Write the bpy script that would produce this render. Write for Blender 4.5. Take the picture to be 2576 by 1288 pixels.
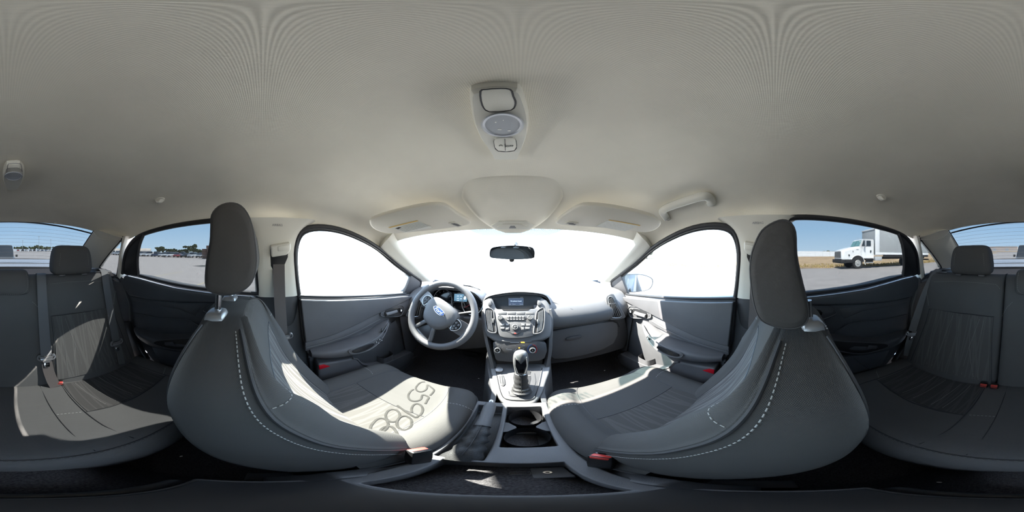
import bpy, bmesh, math, random
from mathutils import Vector, Matrix
from mathutils.bvhtree import BVHTree
random.seed(7)
S = bpy.context.scene
COL = S.collection
for o in list(bpy.data.objects): bpy.data.objects.remove(o)
R = math.radians

# ------------------------------------------------------------------ camera, sky, sun, exposure
# Car frame: x to the passenger side, y towards the bonnet, z up, ground at z = 0.
CAM = Vector((0.02, 0.0, 1.17)); YAW = 2.2
cd = bpy.data.cameras.new('panorama_camera'); cam = bpy.data.objects.new('panorama_camera', cd); COL.objects.link(cam)
cd.type = 'PANO'
cd.panorama_type = 'EQUIRECTANGULAR'
cd.latitude_min = -math.pi/2; cd.latitude_max = math.pi/2
cd.longitude_min = -math.pi; cd.longitude_max = math.pi
cd.clip_start = 0.005; cd.clip_end = 2000
cam.location = CAM; cam.rotation_euler = (R(90), 0, R(YAW))
S.camera = cam

W = bpy.data.worlds.new('sky'); S.world = W; W.use_nodes = True
nt = W.node_tree; nt.nodes.clear()
tc = nt.nodes.new('ShaderNodeTexCoord'); sx = nt.nodes.new('ShaderNodeSeparateXYZ')
rp = nt.nodes.new('ShaderNodeValToRGB'); bgn = nt.nodes.new('ShaderNodeBackground'); wo = nt.nodes.new('ShaderNodeOutputWorld')
nt.links.new(tc.outputs['Generated'], sx.inputs[0]); nt.links.new(sx.outputs['Z'], rp.inputs[0])
nt.links.new(rp.outputs[0], bgn.inputs[0]); nt.links.new(bgn.outputs[0], wo.inputs[0])
cr_ = rp.color_ramp
cr_.elements[0].position = 0.0; cr_.elements[0].color = (.56, .67, .76, 1)
cr_.elements[1].position = 1.0; cr_.elements[1].color = (.19, .27, .42, 1)
for p_, c_ in ((.04, (.47, .62, .76, 1)), (.16, (.34, .52, .71, 1)), (.45, (.25, .37, .56, 1))):
    e_ = cr_.elements.new(p_); e_.color = c_
bgn.inputs[1].default_value = 1.0

SUN_AZ, SUN_EL = -69.0, 50.3       # seen from the car: to the left and slightly ahead
sl = bpy.data.lights.new('sun', 'SUN'); sl.energy = 4.7; sl.angle = R(.55); sl.color = (1, .94, .84)
so = bpy.data.objects.new('sun', sl); COL.objects.link(so)
sd = Vector((math.sin(R(SUN_AZ))*math.cos(R(SUN_EL)), math.cos(R(SUN_AZ))*math.cos(R(SUN_EL)), math.sin(R(SUN_EL))))
so.rotation_euler = sd.to_track_quat('Z', 'Y').to_euler(); so.location = sd*30

V_ = S.view_settings
V_.view_transform = 'Standard'; V_.look = 'None'; V_.gamma = 1.0; V_.use_curve_mapping = False
V_.exposure = 3.6
S.cycles.max_bounces = 14; S.cycles.diffuse_bounces = 7; S.cycles.transparent_max_bounces = 24
S.cycles.sample_clamp_indirect = 6.0
S.cycles.caustics_reflective = False; S.cycles.caustics_refractive = False

# ------------------------------------------------------------------ materials
MATS = {}
def pm(name, col, rough=.6, metal=0., var=None, bump=None, spec=.5, em=None, ems=0., coat=0.):
    m = bpy.data.materials.new(name); m.use_nodes = True; t = m.node_tree; b = t.nodes['Principled BSDF']
    b.inputs['Base Color'].default_value = (*col, 1); b.inputs['Roughness'].default_value = rough
    b.inputs['Metallic'].default_value = metal; b.inputs['Specular IOR Level'].default_value = spec
    if coat: b.inputs['Coat Weight'].default_value = coat
    if em: b.inputs['Emission Color'].default_value = (*em, 1); b.inputs['Emission Strength'].default_value = ems
    c = t.nodes.new('ShaderNodeTexCoord')
    if var:
        n = t.nodes.new('ShaderNodeTexNoise'); n.inputs['Scale'].default_value = var[0]; n.inputs['Detail'].default_value = 4
        r = t.nodes.new('ShaderNodeValToRGB'); a = var[1]
        r.color_ramp.elements[0].position = .3; r.color_ramp.elements[1].position = .7
        r.color_ramp.elements[0].color = tuple(max(0, k*(1-a)) for k in col)+(1,)
        r.color_ramp.elements[1].color = tuple(min(1, k*(1+a)) for k in col)+(1,)
        t.links.new(c.outputs['Object'], n.inputs[0]); t.links.new(n.outputs[0], r.inputs[0]); t.links.new(r.outputs[0], b.inputs['Base Color'])
    if bump:
        n = t.nodes.new('ShaderNodeTexNoise'); n.inputs['Scale'].default_value = bump[0]; n.inputs['Detail'].default_value = 2
        u = t.nodes.new('ShaderNodeBump'); u.inputs['Strength'].default_value = bump[1]; u.inputs['Distance'].default_value = .002
        t.links.new(c.outputs['Object'], n.inputs[0]); t.links.new(n.outputs[0], u.inputs['Height']); t.links.new(u.outputs[0], b.inputs['Normal'])
    MATS[name] = m
    return m

def weave(name, col, pitch, amp, rough=.95, rot=45, axes=(0, 1), bump=.25):
    """knitted cloth: two crossed sine rows, in colour and in relief"""
    m = pm(name, col, rough, spec=.15); t = m.node_tree; b = t.nodes['Principled BSDF']
    c = t.nodes.new('ShaderNodeTexCoord'); mp = t.nodes.new('ShaderNodeMapping'); sp = t.nodes.new('ShaderNodeSeparateXYZ')
    mp.inputs['Rotation'].default_value[2] = R(rot)
    t.links.new(c.outputs['Object'], mp.inputs[0]); t.links.new(mp.outputs[0], sp.inputs[0])
    s = []
    for k in axes:
        a = t.nodes.new('ShaderNodeMath'); a.operation = 'MULTIPLY'; a.inputs[1].default_value = 2*math.pi/pitch
        q = t.nodes.new('ShaderNodeMath'); q.operation = 'SINE'
        t.links.new(sp.outputs[k], a.inputs[0]); t.links.new(a.outputs[0], q.inputs[0]); s.append(q)
    p = t.nodes.new('ShaderNodeMath'); p.operation = 'MULTIPLY'
    t.links.new(s[0].outputs[0], p.inputs[0]); t.links.new(s[1].outputs[0], p.inputs[1])
    n = t.nodes.new('ShaderNodeTexNoise'); n.inputs['Scale'].default_value = 9
    t.links.new(c.outputs['Object'], n.inputs[0])
    f = t.nodes.new('ShaderNodeMath'); f.operation = 'MULTIPLY_ADD'; f.inputs[1].default_value = amp; f.inputs[2].default_value = 1
    t.links.new(p.outputs[0], f.inputs[0])
    g = t.nodes.new('ShaderNodeMath'); g.operation = 'MULTIPLY_ADD'; g.inputs[1].default_value = .14; g.inputs[2].default_value = .93
    t.links.new(n.outputs[0], g.inputs[0])
    h = t.nodes.new('ShaderNodeMath'); h.operation = 'MULTIPLY'
    t.links.new(f.outputs[0], h.inputs[0]); t.links.new(g.outputs[0], h.inputs[1])
    v = t.nodes.new('ShaderNodeVectorMath'); v.operation = 'SCALE'; v.inputs[0].default_value = col
    t.links.new(h.outputs[0], v.inputs['Scale']); t.links.new(v.outputs[0], b.inputs['Base Color'])
    u = t.nodes.new('ShaderNodeBump'); u.inputs['Strength'].default_value = bump; u.inputs['Distance'].default_value = .0008
    t.links.new(p.outputs[0], u.inputs['Height']); t.links.new(u.outputs[0], b.inputs['Normal'])
    return m

def glass(name, tint, gloss=.05, haze=0., hazecol=(.9, .9, .88)):
    m = bpy.data.materials.new(name); m.use_nodes = True; t = m.node_tree; t.nodes.clear()
    o = t.nodes.new('ShaderNodeOutputMaterial'); tr = t.nodes.new('ShaderNodeBsdfTransparent'); tr.inputs[0].default_value = (*tint, 1)
    gl = t.nodes.new('ShaderNodeBsdfGlossy'); gl.inputs['Roughness'].default_value = .03
    lw = t.nodes.new('ShaderNodeLayerWeight'); lw.inputs[0].default_value = .12
    sc = t.nodes.new('ShaderNodeMath'); sc.operation = 'MULTIPLY_ADD'; sc.inputs[1].default_value = .5; sc.inputs[2].default_value = gloss*.4
    t.links.new(lw.outputs['Fresnel'], sc.inputs[0])
    x = t.nodes.new('ShaderNodeMixShader'); t.links.new(sc.outputs[0], x.inputs[0]); t.links.new(tr.outputs[0], x.inputs[1]); t.links.new(gl.outputs[0], x.inputs[2])
    out = x
    if haze:  # translucent share; in the front panes it imitates glare
        tl = t.nodes.new('ShaderNodeBsdfTranslucent'); tl.inputs[0].default_value = (*hazecol, 1)
        c = t.nodes.new('ShaderNodeTexCoord'); n = t.nodes.new('ShaderNodeTexNoise'); n.inputs['Scale'].default_value = 6; n.inputs['Detail'].default_value = 6
        t.links.new(c.outputs['Object'], n.inputs[0])
        k = t.nodes.new('ShaderNodeMath'); k.operation = 'MULTIPLY'; k.inputs[1].default_value = haze*2
        t.links.new(n.outputs[0], k.inputs[0])
        y = t.nodes.new('ShaderNodeMixShader'); t.links.new(k.outputs[0], y.inputs[0]); t.links.new(x.outputs[0], y.inputs[1]); t.links.new(tl.outputs[0], y.inputs[2]); out = y
    t.links.new(out.outputs[0], o.inputs[0]); MATS[name] = m
    return m

weave('headliner', (.88, .835, .735), .0032, .07, bump=.16)
pm('visor_vinyl', (.78, .745, .67), .6, bump=(900, .12))
pm('light_trim', (.74, .72, .65), .55, bump=(900, .12))
pm('lamp_plastic', (.74, .72, .65), .45)
pm('dark_plastic', (.074, .074, .080), .5, var=(14, .08), bump=(1200, .25))
pm('dash_plastic', (.115, .115, .122), .5, var=(10, .06), bump=(1500, .3))
pm('door_plastic', (.086, .085, .092), .48, var=(12, .06), bump=(1400, .3))
pm('door_plastic_rear', (.072, .074, .082), .5, var=(12, .06), bump=(1400, .3))
pm('black_plastic', (.018, .018, .020), .4)
pm('gloss_black', (.008, .008, .010), .12)
pm('rubber', (.018, .019, .023), .55)
pm('silver_plastic', (.30, .30, .31), .35, metal=.6)
pm('satin_silver', (.52, .52, .53), .3, metal=.8)
pm('radio_grey', (.15, .15, .155), .42, metal=.3)
pm('chrome', (.80, .80, .82), .12, metal=1)
weave('seat_fabric', (.077, .075, .074), .0022, .12, axes=(1, 2), rot=0)
weave('rear_fabric', (.122, .121, .122), .0022, .12, axes=(0, 2), rot=0)
pm('seat_plastic', (.034, .034, .038), .5, bump=(900, .2))
pm('carpet', (.062, .059, .063), 1., var=(350, .5), bump=(700, .8), spec=.1)
pm('webbing', (.15, .155, .165), .7, bump=(1500, .3))
pm('webbing_brown', (.105, .092, .090), .7, bump=(1500, .3))
pm('stitch', (.42, .42, .41), .8)
pm('piping', (.050, .050, .054), .7)
pm('red_plastic', (.62, .055, .045), .35, em=None)
pm('reflector_red', (.45, .01, .02), .2)
pm('boot_leather', (.030, .030, .032), .5, bump=(300, .4))
pm('mirror', (.80, .84, .88), .02, metal=1)
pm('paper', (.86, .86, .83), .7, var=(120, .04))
pm('label_orange', (.75, .50, .16), .6)
pm('ink', (.05, .05, .05), .7)
pm('faint_ink', (.36, .37, .37), .7)
pm('marker', (.022, .021, .020), .9, var=(60, .35))
pm('white_print', (.55, .56, .58), .5)
pm('amber', (.9, .45, .05), .4, em=(1, .45, .04), ems=.35)
pm('display_blue', (.05, .10, .16), .2, em=(.10, .22, .32), ems=.10)
pm('display_text', (.6, .7, .8), .3, em=(.55, .68, .8), ems=.15)
pm('blue_print', (.03, .12, .45), .5)
pm('red_print', (.50, .03, .05), .5)
pm('emblem_blue', (.02, .06, .22), .2, coat=.5)
pm('lens', (.46, .48, .52), .15, spec=.6)
pm('car_silver', (.52, .52, .54), .32, metal=.35, coat=.4)
pm('scrap', (.75, .75, .72), .8)
pm('asphalt', (.335, .312, .300), .95, var=(1.4, .10), bump=(40, .3), spec=.1)
pm('dark_asphalt', (.05, .05, .05), .9)
pm('yellow_line', (.46, .40, .26), .9, var=(3, .2))
pm('dry_grass', (.41, .30, .19), 1., var=(.5, .35), spec=.05)
pm('grass_tuft', (.42, .33, .16), 1., var=(3, .3), spec=.05)
glass('clear_glass', (.92, .95, .94), .05, .03)
glass('windshield_glass', (.86, .90, .89), .05, .13)  # translucent film added to whiten the screen and light the cabin
glass('dimmed_glass', (.272, .282, .288), .05, .002)  # rear panes darkened to imitate a lower exposure towards the back
glass('dimmed_sheet', (.074, .081, .087), .05, .002)  # same exposure dimming, for the single-layer rear window
glass('lamp_lens', (.75, .78, .84), .2, .3, (.6, .65, .72))

# fabric with woven stripes and dashed lines, for the seat inserts
def insert_mat(name, base, line, along):
    m = pm(name, base, .95, spec=.15); t = m.node_tree; b = t.nodes['Principled BSDF']
    c = t.nodes.new('ShaderNodeTexCoord'); mix = None
    acc = None
    for k, (ang, sc, off, lo) in enumerate(((5, 11., .1, .955), (-6, 9., .6, .955), (2, 15., .3, .95), (-11, 7., .2, .96))):
        mp = t.nodes.new('ShaderNodeMapping'); mp.inputs['Rotation'].default_value = (R(ang), 0, 0) if along == 'z' else (0, 0, R(ang))
        w = t.nodes.new('ShaderNodeTexWave'); w.wave_type = 'BANDS'; w.bands_direction = 'X'; w.wave_profile = 'SIN'
        w.inputs['Scale'].default_value = sc*.5; w.inputs['Distortion'].default_value = .25; w.inputs['Detail'].default_value = 1; w.inputs['Detail Scale'].default_value = .8
        w.inputs['Phase Offset'].default_value = off*9
        if along == 'z': mp.inputs['Rotation'].default_value = (0, R(ang), 0)
        r = t.nodes.new('ShaderNodeMapRange'); r.inputs[1].default_value = lo; r.inputs[2].default_value = min(1, lo+.03)
        t.links.new(c.outputs['Object'], mp.inputs[0]); t.links.new(mp.outputs[0], w.inputs[0]); t.links.new(w.outputs['Fac'], r.inputs[0])
        if acc is None: acc = r.outputs[0]
        else:
            a = t.nodes.new('ShaderNodeMath'); a.operation = 'MAXIMUM'; t.links.new(acc, a.inputs[0]); t.links.new(r.outputs[0], a.inputs[1]); acc = a.outputs[0]
    n = t.nodes.new('ShaderNodeTexNoise'); n.inputs['Scale'].default_value = 500
    t.links.new(c.outputs['Object'], n.inputs[0])
    f = t.nodes.new('ShaderNodeMath'); f.operation = 'MULTIPLY'; t.links.new(acc, f.inputs[0]); t.links.new(n.outputs[0], f.inputs[1])
    x = t.nodes.new('ShaderNodeMix'); x.data_type = 'RGBA'; x.inputs[6].default_value = (*base, 1); x.inputs[7].default_value = (*line, 1)
    t.links.new(f.outputs[0], x.inputs[0]); t.links.new(x.outputs[2], b.inputs['Base Color'])
    return m
insert_mat('insert_back', (.085, .081, .079), (.20, .195, .19), 'z')
insert_mat('insert_cushion', (.073, .070, .068), (.105, .101, .098), 'y')
insert_mat('rear_insert_back', (.115, .113, .112), (.165, .162, .160), 'z')
insert_mat('rear_insert_cushion', (.075, .073, .073), (.115, .112, .111), 'y')

def M(k): return MATS[k] if isinstance(k, str) else k

# ------------------------------------------------------------------ building helpers
def link(o, parent=None):
    COL.objects.link(o)
    if parent is not None:
        o.parent = parent
        root = parent
        if parent.type == 'EMPTY': o.matrix_parent_inverse = Matrix.Translation(-parent.location)
    return o

def tag(o, label=None, cat=None, group=None, kind=None):
    if label: o['label'] = label
    if cat: o['category'] = cat
    if group: o['group'] = group
    if kind: o['kind'] = kind
    return o

def thing(name, label, cat, loc=(0, 0, 0), group=None, kind=None):
    o = bpy.data.objects.new(name, None); COL.objects.link(o); o.location = loc; o.empty_display_size = .02
    return tag(o, label, cat, group, kind)

def mesh(name, vs, fs, mat, parent=None, smooth=True, ang=38, mids=None, weld=False, bevel=0., seg=2, kind=None):
    me = bpy.data.meshes.new(name); me.from_pydata([tuple(v) for v in vs], [], fs)
    bm = bmesh.new(); bm.from_mesh(me)
    if mids:
        for f, i in zip(bm.faces, mids): f.material_index = i
    if weld: bmesh.ops.remove_doubles(bm, verts=bm.verts, dist=1e-5)
    bmesh.ops.recalc_face_normals(bm, faces=bm.faces)
    if bevel:
        ed = [e for e in bm.edges if len(e.link_faces) == 2 and e.calc_face_angle(0) > R(28)]
        bmesh.ops.bevel(bm, geom=ed, offset=bevel, segments=seg, affect='EDGES', profile=.5, clamp_overlap=True)
    for f in bm.faces: f.smooth = smooth
    if smooth:
        for e in bm.edges:
            if len(e.link_faces) == 2 and e.calc_face_angle(0) > R(ang): e.smooth = False
    bm.to_mesh(me); bm.free()
    for k in (mat if isinstance(mat, (list, tuple)) else [mat]): me.materials.append(M(k))
    o = bpy.data.objects.new(name, me); link(o, parent)
    if kind: o['kind'] = kind
    return o

def cat1(p0, p1, p2, p3, t):
    return [.5*((2*b)+(-a+c)*t+(2*a-5*b+4*c-d)*t*t+(-a+3*b-3*c+d)*t**3) for a, b, c, d in zip(p0, p1, p2, p3)]
def cr(pts, n=4, closed=False):
    """Catmull-Rom curve through points of any dimension"""
    N = len(pts); out = []
    for i in range(N if closed else N-1):
        g = lambda k: pts[k % N] if closed else pts[max(0, min(N-1, k))]
        p0, p1, p2, p3 = g(i-1), g(i), g(i+1), g(i+2)
        for j in range(n): out.append(cat1(p0, p1, p2, p3, j/n))
    if not closed: out.append(list(pts[-1]))
    return out
def interp(tab, x):
    """piecewise-linear table, any order"""
    tab = sorted(tab); 
    if x <= tab[0][0]: return tab[0][1]
    for (a, fa), (b, fb) in zip(tab, tab[1:]):
        if x <= b: return fa+(fb-fa)*(x-a)/(b-a)
    return tab[-1][1]

def skin(rows, closed=False, cap=False):
    nv = len(rows); nu = len(rows[0]); vs = [p for r in rows for p in r]; fs = []
    for i in range(nv-1):
        for j in range(nu if closed else nu-1):
            fs.append((i*nu+j, i*nu+(j+1) % nu, (i+1)*nu+(j+1) % nu, (i+1)*nu+j))
    if cap and closed:
        fs.append(tuple(range(nu))); fs.append(tuple((nv-1)*nu+k for k in reversed(range(nu))))
    return vs, fs
def loft(name, rows, mat, parent=None, closed=True, cap=True, nu=3, nv=3, **k):
    """rings through space, smoothed both ways"""
    if nu > 1: rows = [cr(r, nu, closed) for r in rows]
    if nv > 1:
        cols = list(zip(*rows)); cols = [cr(c, nv) for c in cols]; rows = [list(r) for r in zip(*cols)]
    vs, fs = skin(rows, closed, cap)
    return mesh(name, vs, fs, mat, parent, **k)
def sheet(name, rows, mat, parent=None, off=(0, 0, 0), nu=1, nv=1, **k):
    """a surface with real thickness: the far side is the near side moved by off"""
    if nu > 1: rows = [cr(r, nu) for r in rows]
    if nv > 1: rows = [list(r) for r in zip(*[cr(c, nv) for c in zip(*rows)])]
    vs, fs = skin(rows); n = len(vs); nu_ = len(rows[0]); nv_ = len(rows)
    of = off if callable(off) else (lambda p: off)
    vs2 = vs+[tuple(a+b for a, b in zip(p, of(p))) for p in vs]
    fs2 = fs+[tuple(n+i for i in reversed(f)) for f in fs]
    bd = [j for j in range(nu_)]+[i*nu_+nu_-1 for i in range(1, nv_)]+[(nv_-1)*nu_+j for j in reversed(range(nu_-1))]+[i*nu_ for i in reversed(range(1, nv_-1))]
    for a, b in zip(bd, bd[1:]+bd[:1]): fs2.append((b, a, n+a, n+b))
    return mesh(name, vs2, fs2, mat, parent, **k)
def slab(name, pts, nrm, t, mat, parent=None, bevel=.004, seg=2, **k):
    """an outline with depth: front face on the points, body going t back against the normal"""
    n = Vector(nrm).normalized()*t; N = len(pts)
    vs = [tuple(p) for p in pts]+[tuple(Vector(p)-n) for p in pts]
    fs = [tuple(range(N)), tuple(N+i for i in reversed(range(N)))]+[(i, (i+1) % N, N+(i+1) % N, N+i) for i in range(N)]
    return mesh(name, vs, fs, mat, parent, bevel=bevel, seg=seg, **k)
def box(name, lo, hi, mat, parent=None, bevel=.004, seg=2, **k):
    (a, b, c), (d, e, f) = lo, hi
    vs = [(x, y, z) for x in (a, d) for y in (b, e) for z in (c, f)]
    fs = [(0, 1, 3, 2), (4, 6, 7, 5), (0, 4, 5, 1), (2, 3, 7, 6), (0, 2, 6, 4), (1, 5, 7, 3)]
    return mesh(name, vs, fs, mat, parent, bevel=bevel, seg=seg, **k)
def ringpts(c, a, b, ra, rb, n):
    a = Vector(a); b = Vector(b); c = Vector(c)
    return [tuple(c+a*(ra*math.cos(2*math.pi*i/n))+b*(rb*math.sin(2*math.pi*i/n))) for i in range(n)]
def frames(pts, closed=False):
    P = [Vector(p) for p in pts]; N = len(P); out = []; up = None
    for i in range(N):
        a = P[(i-1) % N] if closed or i > 0 else P[i]; b = P[(i+1) % N] if closed or i < N-1 else P[i]
        t = (b-a).normalized()
        if up is None: up = Vector((0, 0, 1)) if abs(t.z) < .9 else Vector((1, 0, 0))
        x = t.cross(up).normalized() if t.cross(up).length > 1e-6 else t.orthogonal().normalized()
        up = x.cross(t).normalized(); out.append((P[i], t, x, up))
    return out
def tube_geo(pts, r, seg=8, closed=False, flat=1.):
    rr = r if isinstance(r, (list, tuple)) else [r]*len(pts); rows = []
    for (p, t, x, u), q in zip(frames(pts, closed), rr): rows.append(ringpts(p, x, u, q, q*flat, seg))
    if closed: rows.append(rows[0]); vs, fs = skin(rows, True); return vs, fs
    return skin(rows, True, True)
def tube(name, pts, r, mat, parent=None, seg=8, closed=False, flat=1., **k):
    vs, fs = tube_geo(pts, r, seg, closed, flat)
    return mesh(name, vs, fs, mat, parent, weld=closed, **k)
def multi(name, parts, mat, parent=None, **k):
    vs = []; fs = []
    for v, f in parts:
        n = len(vs); vs += list(v); fs += [tuple(i+n for i in q) for q in f]
    return mesh(name, vs, fs, mat, parent, **k)
def cyl(name, c, ax, r, h, mat, parent=None, seg=24, bevel=.0, r2=None, **k):
    ax = Vector(ax).normalized(); x = ax.orthogonal().normalized(); y = ax.cross(x); c = Vector(c)
    rows = [ringpts(c, x, y, r, r, seg), ringpts(c+ax*h, x, y, r if r2 is None else r2, r if r2 is None else r2, seg)]
    vs, fs = skin(rows, True, True)
    return mesh(name, vs, fs, mat, parent, bevel=bevel, **k)
def dashes(curve, r, on=.006, gap=.004, flat=.6):
    """short thread stitches along a 3D polyline"""
    P = [Vector(p) for p in curve]; L = [0]
    for a, b in zip(P, P[1:]): L.append(L[-1]+(b-a).length)
    def at(s):
        for i in range(len(P)-1):
            if s <= L[i+1] or i == len(P)-2:
                d = L[i+1]-L[i]; return P[i].lerp(P[i+1], (s-L[i])/d if d else 0)
    out = []; s = 0
    while s+on < L[-1]:
        out.append(tube_geo([at(s), at(s+on)], r, 5, False, flat)); s += on+gap
    return out
def stitching(name, curves, parent, r=.0009, on=.006, gap=.004, mat='stitch'):
    pr = []
    for c in curves: pr += dashes(c, r, on, gap)
    return mesh_kind(multi(name, pr, mat, parent, smooth=False), 'stuff')
def mesh_kind(o, k): o['kind'] = k; return o
def strip(name, pts, wdir, w, t, mat, parent=None, **k):
    """webbing: a flat band along points; wdir one vector or one for each point"""
    wd = wdir if isinstance(wdir, list) else [wdir]*len(pts); rows = []
    F = frames(pts)
    for (p, tt, x, u), d in zip(F, wd):
        d = Vector(d); d = (d-tt*d.dot(tt)).normalized(); n = tt.cross(d)
        rows.append([tuple(p-d*w/2-n*t/2), tuple(p+d*w/2-n*t/2), tuple(p+d*w/2+n*t/2), tuple(p-d*w/2+n*t/2)])
    vs, fs = skin(rows, True, True)
    return mesh(name, vs, fs, mat, parent, **k)
def text(name, s, loc, xd, yd, size, mat, parent=None, ext=.0002, align='CENTER'):
    c = bpy.data.curves.new(name, 'FONT'); c.body = s; c.size = size; c.extrude = ext; c.align_x = align; c.align_y = 'CENTER'; c.resolution_u = 3
    o = bpy.data.objects.new(name, c); COL.objects.link(o)
    dg = bpy.context.evaluated_depsgraph_get(); me = bpy.data.meshes.new_from_object(o.evaluated_get(dg))
    bpy.data.objects.remove(o); bpy.data.curves.remove(c)
    x = Vector(xd).normalized(); y = Vector(yd).normalized(); z = x.cross(y).normalized()
    mt = Matrix((x, y, z)).transposed().to_4x4(); mt.translation = Vector(loc); me.transform(mt)
    me.materials.clear(); me.materials.append(M(mat))
    q = bpy.data.objects.new(name, me); return link(q, parent)
def mir(pts, s): return [(s*p[0], p[1], p[2]) for p in pts]
def ray(u, v):
    a = R((u-1288)*360/2576-YAW); e = R((644-v)*180/1288)
    return Vector((math.sin(a)*math.cos(e), math.cos(a)*math.cos(e), math.sin(e)))
def onplane(u, v, n, p):
    """the point of a plane (normal n through p) lying in the direction measured in the photograph"""
    k = ray(u, v); n = Vector(n); return CAM+k*((Vector(p)-CAM).dot(n)/k.dot(n))
def bvh(o):
    dg = bpy.context.evaluated_depsgraph_get(); return BVHTree.FromObject(o, dg)

# ================================================================== the shell of the cabin
def sx_(z): return .715-.36*(z-.95)          # half width of the glasshouse at height z
RAIL = [(.64, 1.185), (.54, 1.228), (.41, 1.272), (.30, 1.298), (.217, 1.304), (.16, 1.302), (.10, 1.312), (0, 1.320), (-.145, 1.326), (-.28, 1.322), (-.4, 1.314), (-.55, 1.300), (-.65, 1.280), (-.73, 1.268), (-.80, 1.262), (-.88, 1.258)]
ZC = [(.69, 1.287), (.64, 1.315), (.57, 1.355), (.49, 1.388), (.40, 1.404), (.28, 1.413), (.16, 1.417), (.05, 1.42), (-.2, 1.42), (-.44, 1.415), (-.56, 1.410), (-.68, 1.402), (-.78, 1.392), (-.86, 1.381), (-.92, 1.366)]
CROWS = [(.60, .69), (.56, .64), (.51, .57), (.44, .49), (.35, .40), (.25, .28), (.15, .16), (.05, .05), (-.08, -.08), (-.2, -.2), (-.32, -.32), (-.44, -.44), (-.55, -.56), (-.65, -.68), (-.73, -.78), (-.80, -.86), (-.86, -.92)]
NTH = 44
def crow(yr, yc):
    zr = interp(RAIL, yr)-.011; zc = interp(ZC, yc); xr = sx_(zr)+.006; row = []
    for j in range(NTH+1):
        th = -math.pi/2+math.pi*j/NTH; s = math.sin(th); c = max(0., math.cos(th))
        x = xr*math.copysign(abs(s)**(2/2.5), s); z = zr+(zc-zr)*c**(2/2.3)
        y = yc+(yr-yc)*(abs(x)/xr)**2
        row.append((x, y, z))
    return row
crows = [list(r) for r in zip(*[cr(c, 3) for c in zip(*[crow(a, b) for a, b in CROWS])])]
ceiling = sheet('ceiling', crows, 'headliner', off=lambda p: (p[0]*.07, 0, .045))
tag(ceiling, 'light grey-beige woven cloth headliner of the car roof', kind='structure')
cbvh = bvh(ceiling)
def ceil_at(x, y):
    h = cbvh.ray_cast(Vector((x, y, 1.2)), Vector((0, 0, 1)))
    return h[0], h[1]
# moulded bulge over the windscreen, in the same cloth
rows = []
for i in range(15):
    t = i/14; y0 = .42+.27*t; hw = .172*math.sqrt(max(.0, 1-((y0-.51)/.195)**2)) if y0 > .51 else .172
    hw = max(hw, .06) if y0 > .51 else .172*min(1, .75+.25*(y0-.42)/.09)
    row = []
    for j in range(25):
        s = -1+2*j/24; x = hw*s; h, n = ceil_at(x, min(y0, .684))
        z = (h.z if h else 1.287); d = .034*(1-abs(s)**4)*min(1, (t*3.0))**.8
        if t > .85: d *= 1-.2*(t-.85)/.15
        row.append((x, y0, z+.004-d))
    rows.append(row)
bulge = sheet('headliner_bulge', rows, 'headliner', ceiling, off=(0, 0, .02), ang=60)
px0, py0 = -.002, .632
oct_ = [(-.085, .0), (-.052, -.026), (.052, -.026), (.085, .0), (.066, .020), (-.066, .020)]
bb = bvh(bulge)
def under(b, x, y, dz=.002):
    h = b.ray_cast(Vector((x, y, 1.15)), Vector((0, 0, 1))); return (x, y, (h[0].z if h[0] else 1.30)-dz)
slab('sensor_cover', [under(bb, px0+a, py0+b, .005) for a, b in oct_], (0, -.25, -1), .012, 'light_trim', ceiling, bevel=.003)
slab('sensor_window', [under(bb, px0+a*.72, py0+b*.6+.001, .0065) for a, b in oct_], (0, -.25, -1), .004, 'lamp_plastic', ceiling, bevel=.001)
slab('sensor_mark', [under(bb, px0+a, py0+b, .0075) for a, b in ((-.014, .005), (-.008, -.007), (.008, -.007), (.014, .005))], (0, -.25, -1), .002, 'silver_plastic', ceiling, bevel=.0)
for cx_, cy_ in ((-.26, -.895), (.235, -.90)):       # two cloth plugs at the back edge
    h, n = ceil_at(cx_, cy_)
    if h: loft('trim_plug', [ringpts((cx_, cy_, h.z-.001), (1, 0, 0), (0, 1, .15), .011, .006, 14), ringpts((cx_, cy_, h.z-.005), (1, 0, 0), (0, 1, .15), .008, .004, 14)], 'headliner', ceiling, nu=1, nv=1)

# ground and floor
def groundz(x, y):
    r = math.hypot(x, y); return (0 if r < 22 else .9*(min(r, 62)-22)/40+max(0, r-62)*.0145)+(max(0, -y-25)*.03*max(0, -y/r) if r > 0 else 0)
GR = [0, 6, 12, 16, 20, 24, 30, 38, 48, 62, 80, 120, 200, 400, 700]
gr = [[(rr*math.cos(2*math.pi*k/96), rr*math.sin(2*math.pi*k/96), groundz(rr*math.cos(2*math.pi*k/96), rr*math.sin(2*math.pi*k/96))) for k in range(96)] for rr in GR]
vs, fs = skin(gr, True); g = mesh('ground', vs, fs, 'asphalt', weld=True)
tag(g, 'wide grey asphalt lot around the car', kind='structure')

rows = []
for y in (-.98, -.5, -.2, .0, .3, .6, .9, 1.08, 1.2, 1.28):
    zf = .27 if y < .95 else .27+(y-.95)*1.1
    rows.append([(x, y, zf+.20*math.exp(-(x/.12)**4)*(1 if y < .9 else .6)+(.10 if abs(x) > .64 else 0)) for x in (-.80, -.70, -.64, -.5, -.3, -.16, -.12, -.06, 0, .06, .12, .16, .3, .5, .64, .70, .80)])
floor = sheet('floor', rows, 'carpet', off=(0, 0, -.12), nu=2, nv=2); tag(floor, 'black carpet of the footwells and centre tunnel', kind='structure')
wf = sheet('wall_front', [[(x, 1.28, .45), (x, 1.33, .70), (x, 1.42, .93)] for x in (-.80, -.4, 0, .4, .80)], 'black_plastic', off=(0, .05, 0)); tag(wf, 'black bulkhead behind the pedals', kind='structure')

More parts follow.
